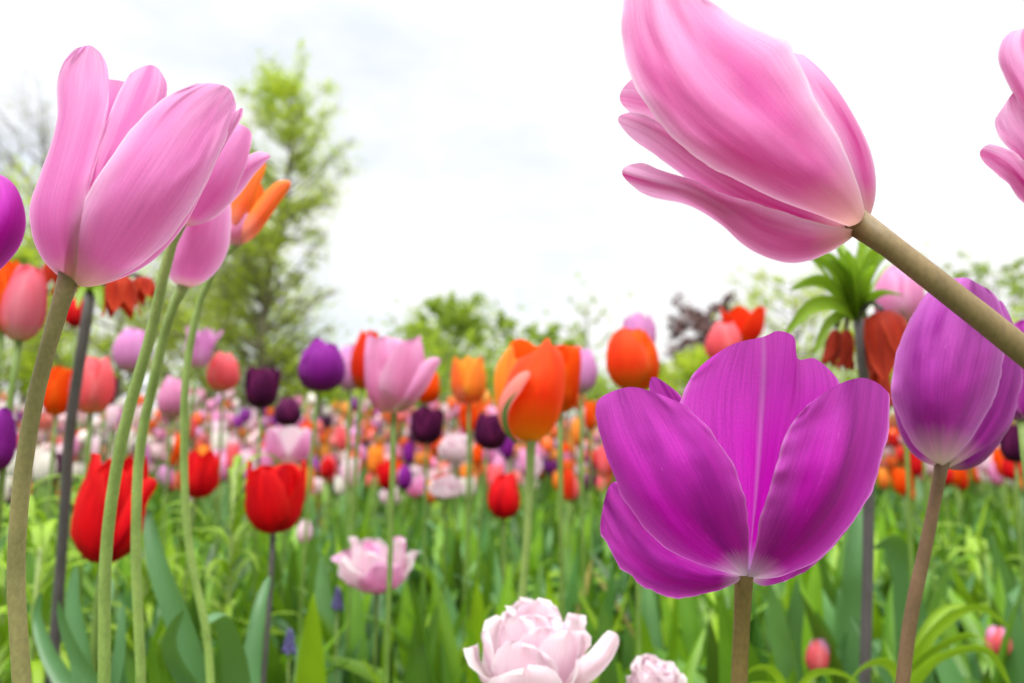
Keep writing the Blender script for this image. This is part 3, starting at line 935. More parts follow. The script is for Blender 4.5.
traced('petal', [([(66, 281), (65, 262), (72, 232), (86, 198), (106, 164), (130, 131), (156, 104), (180, 89), (201, 83)], [-.2, -2.1, -3.0, -3.3, -3.2, -2.8, -2.3, -1.9, -1.6]),
                 ([(75, 285), (88, 258), (104, 222), (123, 188), (146, 153), (168, 122), (189, 100), (207, 88), (219, 84)], [-.3, -2.4, -3.5, -3.9, -3.8, -3.4, -2.8, -2.2, -1.8]),
                 ([(86, 287), (114, 265), (138, 234), (161, 201), (183, 167), (202, 136), (217, 112), (227, 97), (231, 90)], [-.3, -2.2, -3.2, -3.6, -3.6, -3.2, -2.6, -2.0, -1.6]),
                 ([(95, 286), (132, 270), (163, 246), (188, 214), (208, 180), (221, 150), (231, 124), (236, 109), (235, 100)], [-.2, -1.4, -2.0, -2.3, -2.3, -2.1, -1.8, -1.5, -1.4])],
       D, M['pink'], t, ripple=.26, seed=13, wavy=1.2, nu=46, nv=41)
traced('petal', [([(90, 284), (135, 245), (170, 205), (196, 165), (215, 135), (229, 118), (237, 110)], [.2, -1.0, -1.4, -1.5, -1.4, -1.3, -1.3]),
                 ([(94, 286), (143, 257), (178, 218), (203, 177), (221, 145), (235, 122), (242, 108)], [.1, -1.1, -1.6, -1.7, -1.6, -1.5, -1.4]),
                 ([(97, 286), (147, 265), (182, 229), (205, 187), (221, 153), (236, 128), (244, 114)], [.1, -.6, -.9, -1.0, -1.0, -1.0, -1.0])],
       D, M['pink'], t, ripple=.08, seed=14, tip=0.02)
traced('petal', [([(75, 280), (50, 230), (60, 170), (85, 110), (100, 75)], [.6, 2.4, 2.8, 2.6, 2.2]),
                 ([(80, 280), (95, 220), (115, 160), (130, 110), (135, 85)], [.6, 3.4, 3.9, 3.6, 3.2]),
                 ([(90, 280), (140, 220), (165, 165), (178, 125), (170, 100)], [.6, 2.4, 2.8, 2.6, 2.2])],
       D, M['pink'], t, ripple=.2, seed=15)
traced('petal', [([(82, 281), (110, 220), (140, 165), (160, 125), (178, 105)], [.5, 2.2, 2.6, 2.4, 2.0]),
                 ([(88, 282), (135, 225), (172, 175), (195, 140), (205, 118)], [.5, 2.4, 2.8, 2.6, 2.2]),
                 ([(94, 283), (150, 245), (190, 200), (212, 160), (222, 130)], [.4, 1.2, 1.5, 1.3, 1.0])],
       D, M['pink'], t, ripple=.2, seed=16)

# --- the drooping pink tulip on the bent tan stem
t = hero('big pink tulip hanging sideways from a thick bent tan stem against white sky', [(862, 226, .226), (890, 246, .222), (945, 289, .216), (1000, 332, .212), (1060, 381, .208), (1130, 440, .206), (1200, 520, .21)], .226, [28, 27.5, 28.5, 30, 31, 31, 31], 'stem_tan', 'pink tulips', ground_at=(.27, .22, 0))
LAND.append(('the drooping pink tulip', 745, 130))
D = .23
traced('petal', [([(858, 230), (818, 215), (768, 196), (722, 173), (686, 150), (660, 122), (638, 90), (625, 58), (620, 25), (624, -8), (640, -28)], [-.2, -1.4, -2.0, -2.2, -2.2, -2.0, -1.7, -1.3, -.8, -.3, 0]),
                 ([(862, 228), (822, 198), (776, 170), (735, 142), (703, 115), (680, 87), (662, 57), (650, 28), (645, 0), (646, -20), (652, -34)], [-.3, -2.2, -3.1, -3.4, -3.4, -3.1, -2.7, -2.1, -1.4, -.8, -.3]),
                 ([(865, 226), (834, 180), (798, 145), (764, 113), (735, 84), (712, 58), (695, 34), (682, 10), (674, -10), (668, -26), (664, -36)], [-.3, -2.2, -3.1, -3.4, -3.4, -3.1, -2.7, -2.2, -1.5, -.9, -.4]),
                 ([(867, 222), (856, 180), (838, 138), (815, 100), (800, 64), (788, 40), (768, 31), (742, 20), (715, 4), (692, -14), (675, -34)], [-.2, -1.4, -2.0, -2.2, -2.2, -2.0, -1.6, -1.2, -.7, -.3, 0])],
       D, M['pink_fade'], t, ripple=.40, seed=21, wavy=2.5, nu=50, nv=41)
traced('petal', [([(866, 222), (852, 175), (832, 130), (812, 95), (795, 65), (775, 40)], [.3, -.8, -1.2, -1.2, -1.0, -.7]),
                 ([(868, 221), (868, 185), (857, 143), (838, 106), (816, 75), (793, 52)], [.3, -.2, -.2, -.2, 0, .2]),
                 ([(867, 222), (876, 190), (871, 152), (852, 112), (828, 77), (800, 52)], [.5, 1.0, 1.3, 1.4, 1.4, 1.3])],
       D, M['pink_fade'], t, ripple=.06, seed=22)
traced('petal', [([(857, 233), (834, 250), (806, 262), (775, 261), (746, 247), (722, 226), (702, 212), (684, 204), (667, 201), (652, 198), (637, 190)], [.1, -.4, -.5, -.5, -.3, -.1, .1, .2, .2, .2, .3]),
                 ([(858, 232), (828, 240), (796, 243), (763, 234), (736, 218), (713, 204), (694, 194), (677, 187), (657, 182), (639, 177), (622, 172)], [0, -1.2, -1.6, -1.7, -1.6, -1.3, -1.1, -.8, -.6, -.3, .1]),
                 ([(860, 230), (826, 225), (790, 214), (755, 203), (728, 195), (706, 186), (690, 179), (676, 175), (663, 171), (651, 166), (638, 161)], [-.1, -1.3, -1.8, -1.9, -1.7, -1.4, -1.1, -.8, -.4, -.1, .2])],
       D, M['pink_fade'], t, ripple=.14, seed=23, wavy=1.5, tip=0.02, nu=44)
traced('petal', [([(858, 231), (806, 236), (760, 222), (722, 203), (692, 182), (668, 165), (650, 151), (636, 142), (626, 133)], [.2, -.5, -.7, -.7, -.5, -.2, 0, .2, .4]),
                 ([(860, 230), (806, 222), (762, 204), (724, 184), (694, 165), (670, 147), (647, 132), (630, 124), (618, 119)], [.2, -.9, -1.1, -1.2, -1.1, -.8, -.5, -.2, .2]),
                 ([(862, 229), (806, 205), (764, 186), (728, 165), (700, 146), (676, 130), (657, 120), (642, 114), (628, 111)], [.2, -.7, -1.0, -1.0, -.9, -.7, -.4, -.1, .2])],
       D, M['pink_fade'], t, ripple=.14, seed=24, wavy=2, tip=0.02, nu=40)
traced('petal', [([(858, 226), (790, 195), (735, 170), (695, 150), (662, 128), (642, 120), (628, 111)], [.8, 1.2, 1.3, 1.2, 1.1, 1.1, 1.2]),
                 ([(858, 220), (790, 175), (735, 145), (695, 122), (662, 104), (636, 97), (620, 95)], [.9, 2.0, 2.3, 2.2, 2.0, 1.8, 1.6]),
                 ([(862, 215), (800, 150), (750, 115), (710, 95), (675, 80), (656, 74), (636, 72)], [.8, 2.2, 2.5, 2.4, 2.2, 1.9, 1.6])],
       D, M['pink_fade'], t, ripple=.1, seed=25, wavy=2, tip=0.02)
traced('petal', [([(864, 220), (845, 160), (815, 110), (780, 60), (745, 25), (715, 5)], [.8, 2.0, 2.3, 2.3, 2.2, 2.0]),
                 ([(862, 220), (820, 160), (775, 110), (730, 65), (695, 35), (672, 15)], [.9, 3.0, 3.5, 3.5, 3.2, 3.0]),
                 ([(860, 222), (800, 175), (750, 135), (705, 100), (670, 65), (650, 40)], [.8, 2.3, 2.8, 2.8, 2.6, 2.4])],
       D, M['pink_fade'], t, ripple=.1, seed=26)

# --- the mauve tulip behind the tan stem
t = hero('mauve purple goblet tulip half hidden behind the bent tan stem', [(942, 463, .315), (937, 490, .315), (925, 550, .317), (912, 610, .318), (902, 690, .318)], .315, [14, 12.5, 14, 15, 15], 'stem_mauve', 'purple tulips')
LAND.append(('the mauve tulip', 955, 375))
D = .315
traced('petal', [([(938, 464), (914, 445), (898, 415), (890, 385), (897, 352), (908, 322), (924, 296), (944, 281)], [0, -.6, -.7, -.5, -.2, .1, .4, .6]),
                 ([(940, 465), (924, 438), (915, 400), (913, 365), (918, 332), (928, 305), (942, 286), (955, 278)], [-.1, -1.7, -2.4, -2.4, -2.1, -1.6, -1.0, -.4]),
                 ([(942, 466), (940, 430), (940, 392), (943, 355), (950, 322), (958, 298), (965, 283), (967, 278)], [-.2, -2.3, -3.2, -3.4, -3.1, -2.5, -1.8, -1.2]),
                 ([(944, 466), (957, 435), (970, 400), (979, 368), (985, 338), (987, 312), (984, 295), (978, 283)], [-.2, -1.9, -2.6, -2.8, -2.6, -2.1, -1.5, -.9]),
                 ([(945, 466), (969, 442), (989, 410), (1001, 380), (1005, 350), (1005, 322), (999, 302), (988, 288)], [0, -1.0, -1.3, -1.4, -1.2, -.9, -.5, -.2])],
       D, M['mauve'], t, ripple=.50, seed=31, wavy=3, nu=40, nv=41)
traced('petal', [([(944, 466), (958, 445), (974, 415), (990, 380), (998, 350), (1000, 320), (996, 298)], [.1, -.6, -.9, -1.0, -.8, -.4, 0]),
                 ([(946, 467), (970, 452), (992, 426), (1008, 392), (1015, 360), (1014, 330), (1004, 304)], [.1, -.5, -.7, -.7, -.5, -.2, .2]),
                 ([(948, 468), (978, 462), (1003, 438), (1018, 403), (1022, 370), (1016, 340), (1006, 316)], [.3, .5, .7, .8, .8, .8, .8])],
       D, M['mauve'], t, ripple=.40, seed=32, wavy=3)
traced('petal', [([(940, 467), (916, 457), (901, 436), (894, 410), (892, 390)], [.2, .1, .3, .5, .7]),
                 ([(941, 466), (922, 450), (908, 425), (900, 400), (896, 378)], [.1, -.3, -.3, 0, .3]),
                 ([(942, 464), (930, 440), (920, 410), (912, 380), (908, 350)], [.4, .6, .8, 1.0, 1.2])],
       D, M['mauve'], t, ripple=.1, seed=33)
traced('petal', [([(946, 468), (964, 470), (982, 463), (998, 446), (1008, 425)], [.3, .0, .2, .6, 1.0]),
                 ([(946, 466), (968, 458), (986, 442), (1000, 420), (1008, 398)], [.3, -.2, 0, .4, .8]),
                 ([(945, 464), (965, 440), (985, 410), (1000, 380), (1006, 350)], [.5, 1.0, 1.4, 1.8, 2.0])],
       D, M['mauve'], t, ripple=.2, seed=34)
traced('petal', [([(940, 464), (905, 400), (915, 340), (945, 300)], [.6, 2.6, 2.8, 2.2]),
                 ([(944, 464), (950, 390), (958, 330), (968, 290)], [.6, 3.4, 3.8, 3.0]),
                 ([(948, 464), (1005, 400), (1000, 340), (988, 300)], [.6, 2.6, 2.8, 2.2])],
       D, M['mauve'], t, ripple=.2, seed=35)

# --- purple tulip cut by the picture's edge beside the big pink tulip
t = hero('bright purple tulip petal edge beside the big pink tulip', [(-34, 292, .23), (-38, 400, .235), (-40, 560, .24), (-40, 690, .24)], .23, [16, 14, 14, 14], 'stem_olive', 'purple tulips')
LAND.append(('the purple petal edge', 12, 215))
traced('petal', [([(-30, 291), (-12, 280), (8, 262), (21, 244), (26, 222), (22, 200), (13, 183), (-2, 174)], [0, -.4, -.5, -.4, -.3, -.1, 0, .2]),
                 ([(-32, 292), (-20, 268), (-8, 242), (0, 222), (5, 205), (4, 190), (-1, 179), (-10, 172)], [-.1, -1.4, -2.0, -2.1, -1.9, -1.5, -1.0, -.5]),
                 ([(-36, 292), (-40, 262), (-40, 235), (-38, 210), (-33, 192), (-28, 180), (-22, 173), (-18, 170)], [-.1, -1.8, -2.5, -2.5, -2.2, -1.7, -1.1, -.6])],
       .235, M['purple'], t, ripple=.15, seed=41)
traced('petal', [([(-34, 292), (-30, 260), (-25, 230), (-25, 200), (-30, 178)], [-.1, -1.4, -2.0, -1.8, -1.0]),
                 ([(-38, 292), (-62, 255), (-70, 220), (-68, 190), (-55, 168)], [-.1, -1.6, -2.3, -2.0, -1.2]),
                 ([(-40, 292), (-88, 262), (-100, 225), (-92, 190), (-72, 172)], [0, 0, 0, .2, .4])],
       .235, M['purple'], t, ripple=.15, seed=42)
traced('petal', [([(-32, 290), (5, 255), (15, 220), (5, 195), (-12, 180)], [.5, .9, 1.2, 1.4, 1.6]),
                 ([(-36, 290), (-30, 240), (-30, 205), (-34, 185), (-38, 170)], [.6, 2.6, 3.2, 3.2, 3.0]),
                 ([(-40, 290), (-80, 255), (-90, 215), (-78, 190), (-62, 178)], [.5, .9, 1.2, 1.4, 1.6])],
       .235, M['purple'], t, ripple=.15, seed=43)

# --- pink tulip cut by the other edge
t = hero('pink tulip with three ragged petal tips poking in beside the sky', [(1074, 238, .26), (1092, 300, .262), (1110, 420, .265), (1120, 600, .265)], .26, [22, 20, 20, 20], 'stem_tan', 'pink tulips')
D = .262
traced('petal', [([(1072, 238), (1052, 190), (1032, 140), (1020, 105), (1005, 78), (998, 55), (1002, 38), (1014, 30)], [0, -.3, -.4, -.3, -.1, .2, .4, .5]),
                 ([(1076, 238), (1068, 180), (1052, 130), (1038, 92), (1026, 66), (1020, 48), (1020, 36), (1024, 28)], [-.1, -1.5, -2.1, -2.0, -1.6, -1.1, -.5, .1]),
                 ([(1080, 238), (1090, 180), (1080, 125), (1064, 85), (1050, 58), (1042, 42), (1036, 32), (1032, 27)], [-.1, -1.3, -1.8, -1.6, -1.2, -.8, -.3, .2])],
       D, M['pink_fade'], t, ripple=.15, seed=51, wavy=2, tip=0.02)
traced('petal', [([(1070, 239), (1048, 205), (1027, 172), (1010, 150), (998, 135), (994, 122), (999, 114)], [.2, .2, .1, .1, .2, .4, .5]),
                 ([(1072, 238), (1052, 190), (1034, 155), (1020, 132), (1011, 116), (1008, 106), (1009, 98)], [.1, -.7, -1.0, -1.0, -.6, -.1, .2]),
                 ([(1074, 238), (1064, 180), (1050, 140), (1038, 112), (1030, 96), (1024, 88), (1020, 84)], [.1, -.8, -1.1, -1.1, -.7, -.3, .1])],
       D, M['pink_fade'], t, ripple=.15, seed=52, wavy=2, tip=0.02)
traced('petal', [([(1068, 241), (1042, 222), (1022, 202), (1010, 186), (999, 176), (990, 168), (983, 162)], [.3, .5, .5, .4, .4, .5, .6]),
                 ([(1070, 240), (1045, 208), (1025, 186), (1010, 169), (998, 160), (988, 154), (980, 152)], [.2, -.2, -.4, -.4, -.2, .1, .4]),
                 ([(1072, 239), (1050, 196), (1032, 170), (1018, 154), (1007, 149), (998, 145), (988, 143)], [.2, -.3, -.5, -.5, -.3, 0, .3])],
       D, M['pink_fade'], t, ripple=.12, seed=53, wavy=1.6, tip=0.02)
traced('petal', [([(1076, 238), (1060, 180), (1045, 120), (1040, 80), (1040, 50)], [.5, 1.4, 1.8, 1.8, 1.6]),
                 ([(1080, 238), (1095, 170), (1090, 110), (1080, 70), (1070, 45)], [.5, 2.6, 3.0, 2.8, 2.4]),
                 ([(1084, 238), (1120, 180), (1125, 120), (1112, 80), (1098, 60)], [.4, .6, .8, .8, .8])],
       D, M['pink_fade'], t, ripple=.15, seed=54)

traced('petal', [([(1074, 239), (1064, 195), (1058, 145), (1054, 100), (1058, 66)], [0, -1.4, -2.0, -1.6, -.9]),
                 ([(1080, 240), (1094, 190), (1096, 140), (1090, 92), (1082, 58)], [-.1, -2.2, -3.0, -2.6, -1.6]),
                 ([(1086, 239), (1118, 195), (1126, 145), (1116, 98), (1100, 68)], [0, -.9, -1.2, -.9, -.4])],
       D, M['pink_fade'], t, ripple=.15, seed=55)

# --- two pink tulips behind the big pink one
t = hero('slim pink tulip tucked close behind the big pink tulip, petal lip flared out', [(180, 222, .335), (173, 240, .335), (152, 330, .34), (124, 430, .345), (107, 540, .35), (104, 690, .35)], .335, [15, 11.5, 12, 13, 13, 13.5], 'stem_green', 'pink tulips')
LAND.append(('the slim pink tulip with the flared lip', 222, 175))
D = .335
traced('petal', [([(177, 224), (168, 205), (172, 180), (188, 155), (210, 136), (230, 123)], [0, -.3, -.3, -.1, .1, .3]),
                 ([(180, 226), (184, 202), (196, 176), (212, 152), (228, 136), (240, 124)], [-.1, -1.5, -2.1, -2.1, -1.7, -1.0]),
                 ([(183, 226), (201, 214), (220, 190), (233, 165), (243, 146), (249, 129)], [-.1, -1.3, -1.8, -1.8, -1.4, -.8]),
                 ([(185, 226), (208, 221), (229, 203), (243, 174), (250, 150), (252, 134)], [0, -.4, -.6, -.6, -.4, -.1])],
       D, M['pink'], t, ripple=.12, seed=61, wavy=.8)
traced('petal', [([(186, 226), (214, 218), (238, 196), (253, 176), (262, 166), (268, 160)], [.3, .2, .2, .2, .2, .3]),
                 ([(184, 225), (208, 206), (230, 184), (246, 168), (258, 160), (270, 155)], [.2, -.2, -.3, -.3, -.2, 0]),
                 ([(182, 224), (202, 198), (224, 176), (242, 160), (253, 153), (262, 151)], [.3, .2, .2, .2, .3, .3])],
       D, M['pink'], t, ripple=.06, seed=62, tip=0.02)
traced('petal', [([(178, 224), (170, 200), (184, 170), (206, 145)], [.5, 1.6, 2.0, 1.8]),
                 ([(182, 224), (196, 190), (214, 160), (232, 138)], [.5, 2.4, 2.8, 2.6]),
                 ([(187, 224), (222, 198), (238, 165), (246, 142)], [.5, 1.6, 2.0, 1.8])],
       D, M['pink'], t, ripple=.1, seed=63)
t = hero('smaller closed pink tulip on a thin stem below the flared pink one', [(184, 285, .38), (176, 300, .38), (155, 375, .385), (140, 450, .39), (136, 540, .39), (141, 690, .39)], .38, [13, 10.5, 10.5, 11, 11, 11], 'stem_green', 'pink tulips')
LAND.append(('the smaller closed pink tulip', 200, 245))
D = .38
traced('petal', [([(180, 287), (166, 272), (166, 252), (174, 228), (186, 208), (198, 194)], [0, -.4, -.4, -.2, .1, .3]),
                 ([(184, 288), (180, 265), (184, 242), (193, 219), (203, 202), (212, 191)], [-.1, -1.7, -2.3, -2.2, -1.6, -.8]),
                 ([(190, 288), (200, 268), (208, 244), (214, 220), (219, 203), (222, 193)], [-.1, -1.5, -2.0, -1.9, -1.4, -.8]),
                 ([(194, 287), (216, 272), (228, 250), (231, 226), (231, 208), (229, 197)], [0, -.3, -.3, -.2, 0, .1])],
       D, M['pink'], t, ripple=.1, seed=64)
traced('petal', [([(184, 286), (172, 260), (178, 230), (195, 200)], [.5, 1.8, 2.2, 1.8]),
                 ([(187, 286), (196, 250), (205, 220), (214, 194)], [.5, 2.8, 3.2, 2.8]),
                 ([(192, 286), (222, 262), (228, 230), (227, 202)], [.5, 1.6, 2.0, 1.8])],
       D, M['pink'], t, ripple=.1, seed=65)

# --- orange lily flowered tulip
t = hero('orange lily flowered tulip with pointed petals spread wide, pink at its base', [(238, 242, .47), (224, 255, .47), (207, 284, .472), (188, 360, .475), (184, 450, .478), (191, 560, .48), (205, 625, .48)], .47, [10, 7.5, 8, 8.5, 8.5, 9, 9], 'stem_green', 'orange tulips')
LAND.append(('the orange lily flowered tulip', 258, 205))
D = .47
traced('petal', [([(232, 243), (229, 222), (231, 200), (236, 182), (241, 168), (250, 158)], [0, -.5, -.6, -.4, 0, .4]),
                 ([(235, 243), (237, 218), (243, 198), (249, 182), (254, 170), (260, 160)], [0, -1.1, -1.3, -1.0, -.5, .2]),
                 ([(238, 243), (245, 220), (253, 202), (259, 187), (264, 174), (267, 163)], [0, -.6, -.7, -.5, -.1, .3])],
       D, M['flame'], t, ripple=.1, seed=66, tip=0.02)
traced('petal', [([(234, 244), (244, 222), (255, 204), (267, 190), (278, 181), (290, 181)], [0, -1.0, -1.1, -.8, -.3, .3]),
                 ([(238, 245), (252, 228), (264, 210), (274, 197), (283, 188), (291, 183)], [0, -1.5, -1.8, -1.4, -.8, 0]),
                 ([(241, 245), (256, 236), (268, 220), (278, 205), (286, 194), (291, 186)], [0, -.8, -.9, -.7, -.3, .2])],
       D, M['flame'], t, ripple=.1, seed=67, tip=0.02)
traced('petal', [([(232, 244), (232, 226), (240, 208), (247, 190)], [.4, 1.0, 1.1, 1.0]),
                 ([(236, 244), (244, 220), (252, 200), (257, 182)], [.4, 1.6, 1.8, 1.6]),
                 ([(240, 244), (254, 222), (262, 204), (264, 190)], [.4, 1.0, 1.1, 1.0])],
       D, M['flame'], t, ripple=.1, seed=68)
traced('petal', [([(230, 246), (222, 236), (222, 222), (226, 210)], [.1, -.2, 0, .3]),
                 ([(234, 248), (232, 236), (234, 222), (236, 208)], [0, -.9, -1.0, -.6]),
                 ([(240, 247), (246, 238), (250, 226), (250, 214)], [0, -.8, -1.1, -.9])],
       D, M['soft_pink'], t, ripple=.1, seed=69, label='short pink petal at the base')

# --- striped orange tulip
t = hero('plump orange tulip with a folded pink petal edged by a green stripe', [(531, 440, .60), (530, 475, .602), (527, 540, .605), (522, 600, .608)], .60, [11, 9, 9, 9.5], 'stem_green', 'orange tulips')
LAND.append(('the striped orange tulip', 535, 390))
D = .60
traced('petal', [([(524, 441), (508, 432), (501, 415), (503, 392), (510, 372), (520, 357)], [0, -1.2, -1.6, -1.5, -1.0, -.5]),
                 ([(528, 442), (522, 425), (520, 402), (524, 378), (531, 359), (537, 349)], [-.2, -2.4, -3.2, -3.2, -2.6, -1.8]),
                 ([(533, 442), (543, 424), (549, 400), (550, 374), (549, 352), (547, 338)], [-.2, -2.6, -3.5, -3.5, -2.8, -1.8]),
                 ([(537, 441), (552, 425), (558, 400), (559, 374), (557, 355), (552, 345)], [-.1, -1.6, -2.1, -2.1, -1.6, -1.0]),
                 ([(539, 440), (556, 424), (563, 400), (565, 372), (562, 356), (556, 347)], [.2, .2, .3, .3, .4, .5])],
       D, M['orange_hero'], t, ripple=.3, seed=71)
fold = traced('petal', [([(520, 442), (506, 434), (498, 418), (499, 402), (507, 386), (521, 372)], [-.2, -1.5, -2.0, -2.2, -2.3, -2.4]),
                 ([(519, 443), (508, 432), (503, 416), (506, 401), (515, 387), (528, 371)], [-.3, -2.1, -2.9, -3.2, -3.6, -3.8]),
                 ([(519, 443), (511, 432), (508, 418), (512, 404), (521, 391), (531, 374)], [-.4, -2.4, -3.3, -3.8, -4.1, -4.2])],
       D, M['orange_fold'], t, ripple=.1, seed=72, tip=0.02, label='pink petal folded over with a dark green outer stripe')
mb = MB()
sp = [at(x, y, D - d) for x, y, d in ((518, 443, .006), (509, 434, .026), (505, 422, .035), (505, 411, .038), (510, 400, .042), (517, 391, .044))]
ribbon(mb, sp, .0028, AX_R, fold=.3, nu=16)
mb.build('green_stripe', M['leaf_blue'], fold)
traced('petal', [([(520, 440), (499, 415), (494, 390), (495, 370), (502, 356), (509, 350)], [.5, .4, .5, .6, .8, 1.0]),
                 ([(524, 440), (508, 410), (505, 385), (507, 362), (512, 348), (518, 340)], [.3, -.8, -1.0, -.7, -.2, .2]),
                 ([(528, 440), (524, 410), (524, 385), (526, 360), (528, 347), (526, 340)], [.3, -.6, -.8, -.6, -.2, .2])],
       D, M['amber'], t, ripple=.15, seed=73)
traced('petal', [([(524, 440), (506, 405), (506, 370), (508, 350), (512, 341)], [.5, .8, .7, .6, .6]),
                 ([(530, 440), (524, 400), (522, 370), (522, 350), (522, 339)], [.3, -.4, -.6, -.5, -.3]),
                 ([(536, 440), (546, 400), (545, 372), (540, 355), (535, 345)], [.4, .2, .2, .3, .4])],
       D, M['orange'], t, ripple=.15, seed=74)
traced('petal', [([(528, 440), (510, 400), (512, 370), (522, 352)], [.7, 3.0, 3.3, 2.8]),
                 ([(534, 440), (538, 395), (540, 365), (540, 346)], [.7, 4.2, 4.6, 4.0]),
                 ([(540, 440), (558, 400), (560, 370), (556, 350)], [.7, 3.0, 3.3, 2.8])],
       D, M['orange'], t, ripple=.15, seed=75)

# ------------------------------------------------------------------ the medium tulips, each placed where the photograph has it
T = tulip
T('pink tulip with red petal margins close to the tilted purple petal', 19, 340, .62, 78, 38, 'egg', 'salmon', lean=(.06, 0), group='pink tulips', land='the pink tulip with red margins', mats=['salmon', 'salmon', 'coral'])
T('orange tulip showing only its top behind the pink tulip with red margins', 2, 330, .85, 70, 40, 'egg', 'orange', group='orange tulips')
T('small bright red tulip high beside the dark crown imperial stem', 75, 327, 1.5, 28, 20, 'egg', 'red', group='red tulips')
T('orange red tulip beside the dark crown imperial stem, flat topped', 56, 415, 1.0, 48, 28, 'cup', 'orange', group='orange tulips', land='the flat topped orange red tulip')
T('salmon coral tulip bulging out from behind the dark stem', 91, 413, .85, 56, 38, 'egg', 'coral', group='coral tulips', land='the salmon coral tulip')
T('dark maroon tulip peeping out behind the salmon coral tulip', 104, 406, 1.1, 30, 20, 'cup', 'dark', group='dark tulips')
T('lilac pink tulip seen between the two long green stems', 131, 372, 1.0, 45, 32, 'egg', 'lilac', group='pink tulips', land='the lilac pink tulip between the stems')
T('lilac pink tulip with flared points to one side of the thin green stem', 197, 367, 1.05, 40, 36, 'lily', 'lilac', lean=(.1, 0), group='pink tulips', land='the flared lilac tulip')
T('coral pink egg shaped tulip alone before the green tree', 223, 391, 1.1, 38, 30, 'egg', 'coral', group='coral tulips', land='the lone coral tulip')
T('pale pink tulip standing between the thin stem and the lone coral tulip', 171, 417, 1.1, 40, 28, 'egg', 'soft_pink', group='pink tulips', land='the pale pink tulip by the thin stem')
T('near black maroon tulip standing tall beside the round violet tulip', 261, 408, 1.0, 42, 31, 'cup', 'dark', group='dark tulips', land='the tall near black tulip')
T('round violet purple tulip with small notched tip on a thin stem', 319, 391, .90, 50, 46, 'egg', 'violet', group='purple tulips', land='the round violet tulip', lean=(.1, 0))
T('small dark plum tulip under the round violet tulip', 287, 426, 1.25, 28, 26, 'egg', 'dark', group='dark tulips', land='the small dark plum tulip')
T('striped pink and white tulip beneath the small dark plum tulip', 288, 463, 1.05, 36, 42, 'cup', 'soft_pink', group='pink tulips', mats=['soft_pink', 'blush'], land='the pink and white tulip')
T('half open red tulip leaning away beside the thin green stem', 196, 497, .85, 46, 38, 'point', 'red', lean=(.12, 0), group='red tulips', land='the leaning red tulip')
t100 = T('big red tulip with pointed petals behind the two long green stems', 104, 561, .60, 106, 64, 'point', 'red', lean=(.08, 0), group='red tulips', land='the big red tulip', seed=23, leaves=0)
T('wide mouthed red cup tulip with a pale fleck on its rim', 273, 532, .72, 70, 56, 'cup', 'red', group='red tulips', land='the red cup tulip', sm='stem_dark', seed=31)
T('tiny red tulip bud beyond the red cup tulip', 327, 478, 1.6, 20, 13, 'egg', 'red', group='red tulips')
T('slim orange red tulip half behind the pink goblet tulip', 362, 388, .95, 57, 26, 'egg', 'scarlet', lean=(.08, 0), group='orange tulips', land='the slim orange red tulip')
T('pale pink goblet tulip with one petal flung out sideways', 394, 412, .72, 76, 58, 'goblet', 'soft_pink', group='pink tulips', land='the pink goblet tulip', seed=51, leaves=1)
T('orange tulip peeking from behind the flung petal of the pink goblet tulip', 427, 403, 1.05, 34, 26, 'egg', 'orange', group='orange tulips')
T('pale pink tulip hiding behind the slim orange red tulip', 350, 390, 1.2, 46, 30, 'egg', 'lilac', group='pink tulips')
T('dark plum cup tulip midway between the pink goblet and the round green tree', 427, 444, 1.05, 36, 31, 'cup', 'dark', group='dark tulips', land='the dark plum cup')
T('dark purple cup tulip tilted beside the striped orange tulip', 488, 449, 1.0, 35, 34, 'cup', 'dark', lean=(.15, 0), group='dark tulips', land='the tilted dark cup')
T('yellow and orange tulip with flared petal tips before the round tree', 469, 403, 1.0, 46, 36, 'point', 'amber', group='orange tulips', land='the yellow orange tulip', mats=['amber', 'amber', 'flame'])
T('orange and white tulip directly below the yellow orange one', 472, 431, 1.1, 32, 34, 'lily', 'orange', group='orange tulips', mats=['orange', 'flame'], land='the orange and white tulip')
T('orange tulip pressed against the far side of the striped orange tulip', 560, 412, .75, 66, 38, 'goblet', 'orange', group='orange tulips', seed=5)
T('lilac pink tulip just visible behind the paired orange tulips', 581, 393, .95, 46, 30, 'egg', 'lilac', group='pink tulips', land='the lilac tulip behind the orange pair')
T('upright orange tulip with clean egg shape rising over the purple petals', 634, 391, .72, 62, 50, 'egg', 'orange', group='orange tulips', land='the upright orange tulip', mats=['orange', 'orange_hero', 'orange'], seed=88)
T('mauve pink tulip whose tip shows above the upright orange tulip', 640, 352, 1.1, 40, 32, 'point', 'lilac', group='pink tulips', seed=7)
T('small orange bud next to the upright orange tulip', 590, 430, 1.4, 28, 12, 'egg', 'orange', group='orange tulips')
T('coral pink tulip rounded behind the notched purple petal', 724, 364, 1.0, 42, 34, 'egg', 'coral', group='coral tulips', land='the coral tulip over the purple rim')
T('scarlet orange tulip with a jagged open top over the purple petals', 745, 345, 1.05, 40, 42, 'open', 'scarlet', group='red tulips', land='the jagged scarlet tulip')
T('pink tulip behind the green crown of the crown imperial', 900, 325, .80, 58, 46, 'egg', 'soft_pink', group='pink tulips', land='the pink tulip behind the crown imperial')
T('orange tulip mostly covered by the mauve tulip', 912, 310, 1.0, 40, 24, 'egg', 'orange', group='orange tulips')
T('white flushed pink tulip low under the dark plum cup', 456, 462, 1.2, 28, 34, 'double', 'blush', group='pale double tulips', land='the blush tulip under the dark cup')
T('flat white and pink double tulip beneath the dark purple cups', 446, 498, 1.1, 22, 38, 'double', 'blush', group='pale double tulips', land='the flat white double tulip')
T('solitary red tulip of egg shape below the striped orange tulip', 504, 518, .95, 43, 33, 'egg', 'red', group='red tulips', land='the solitary red tulip')
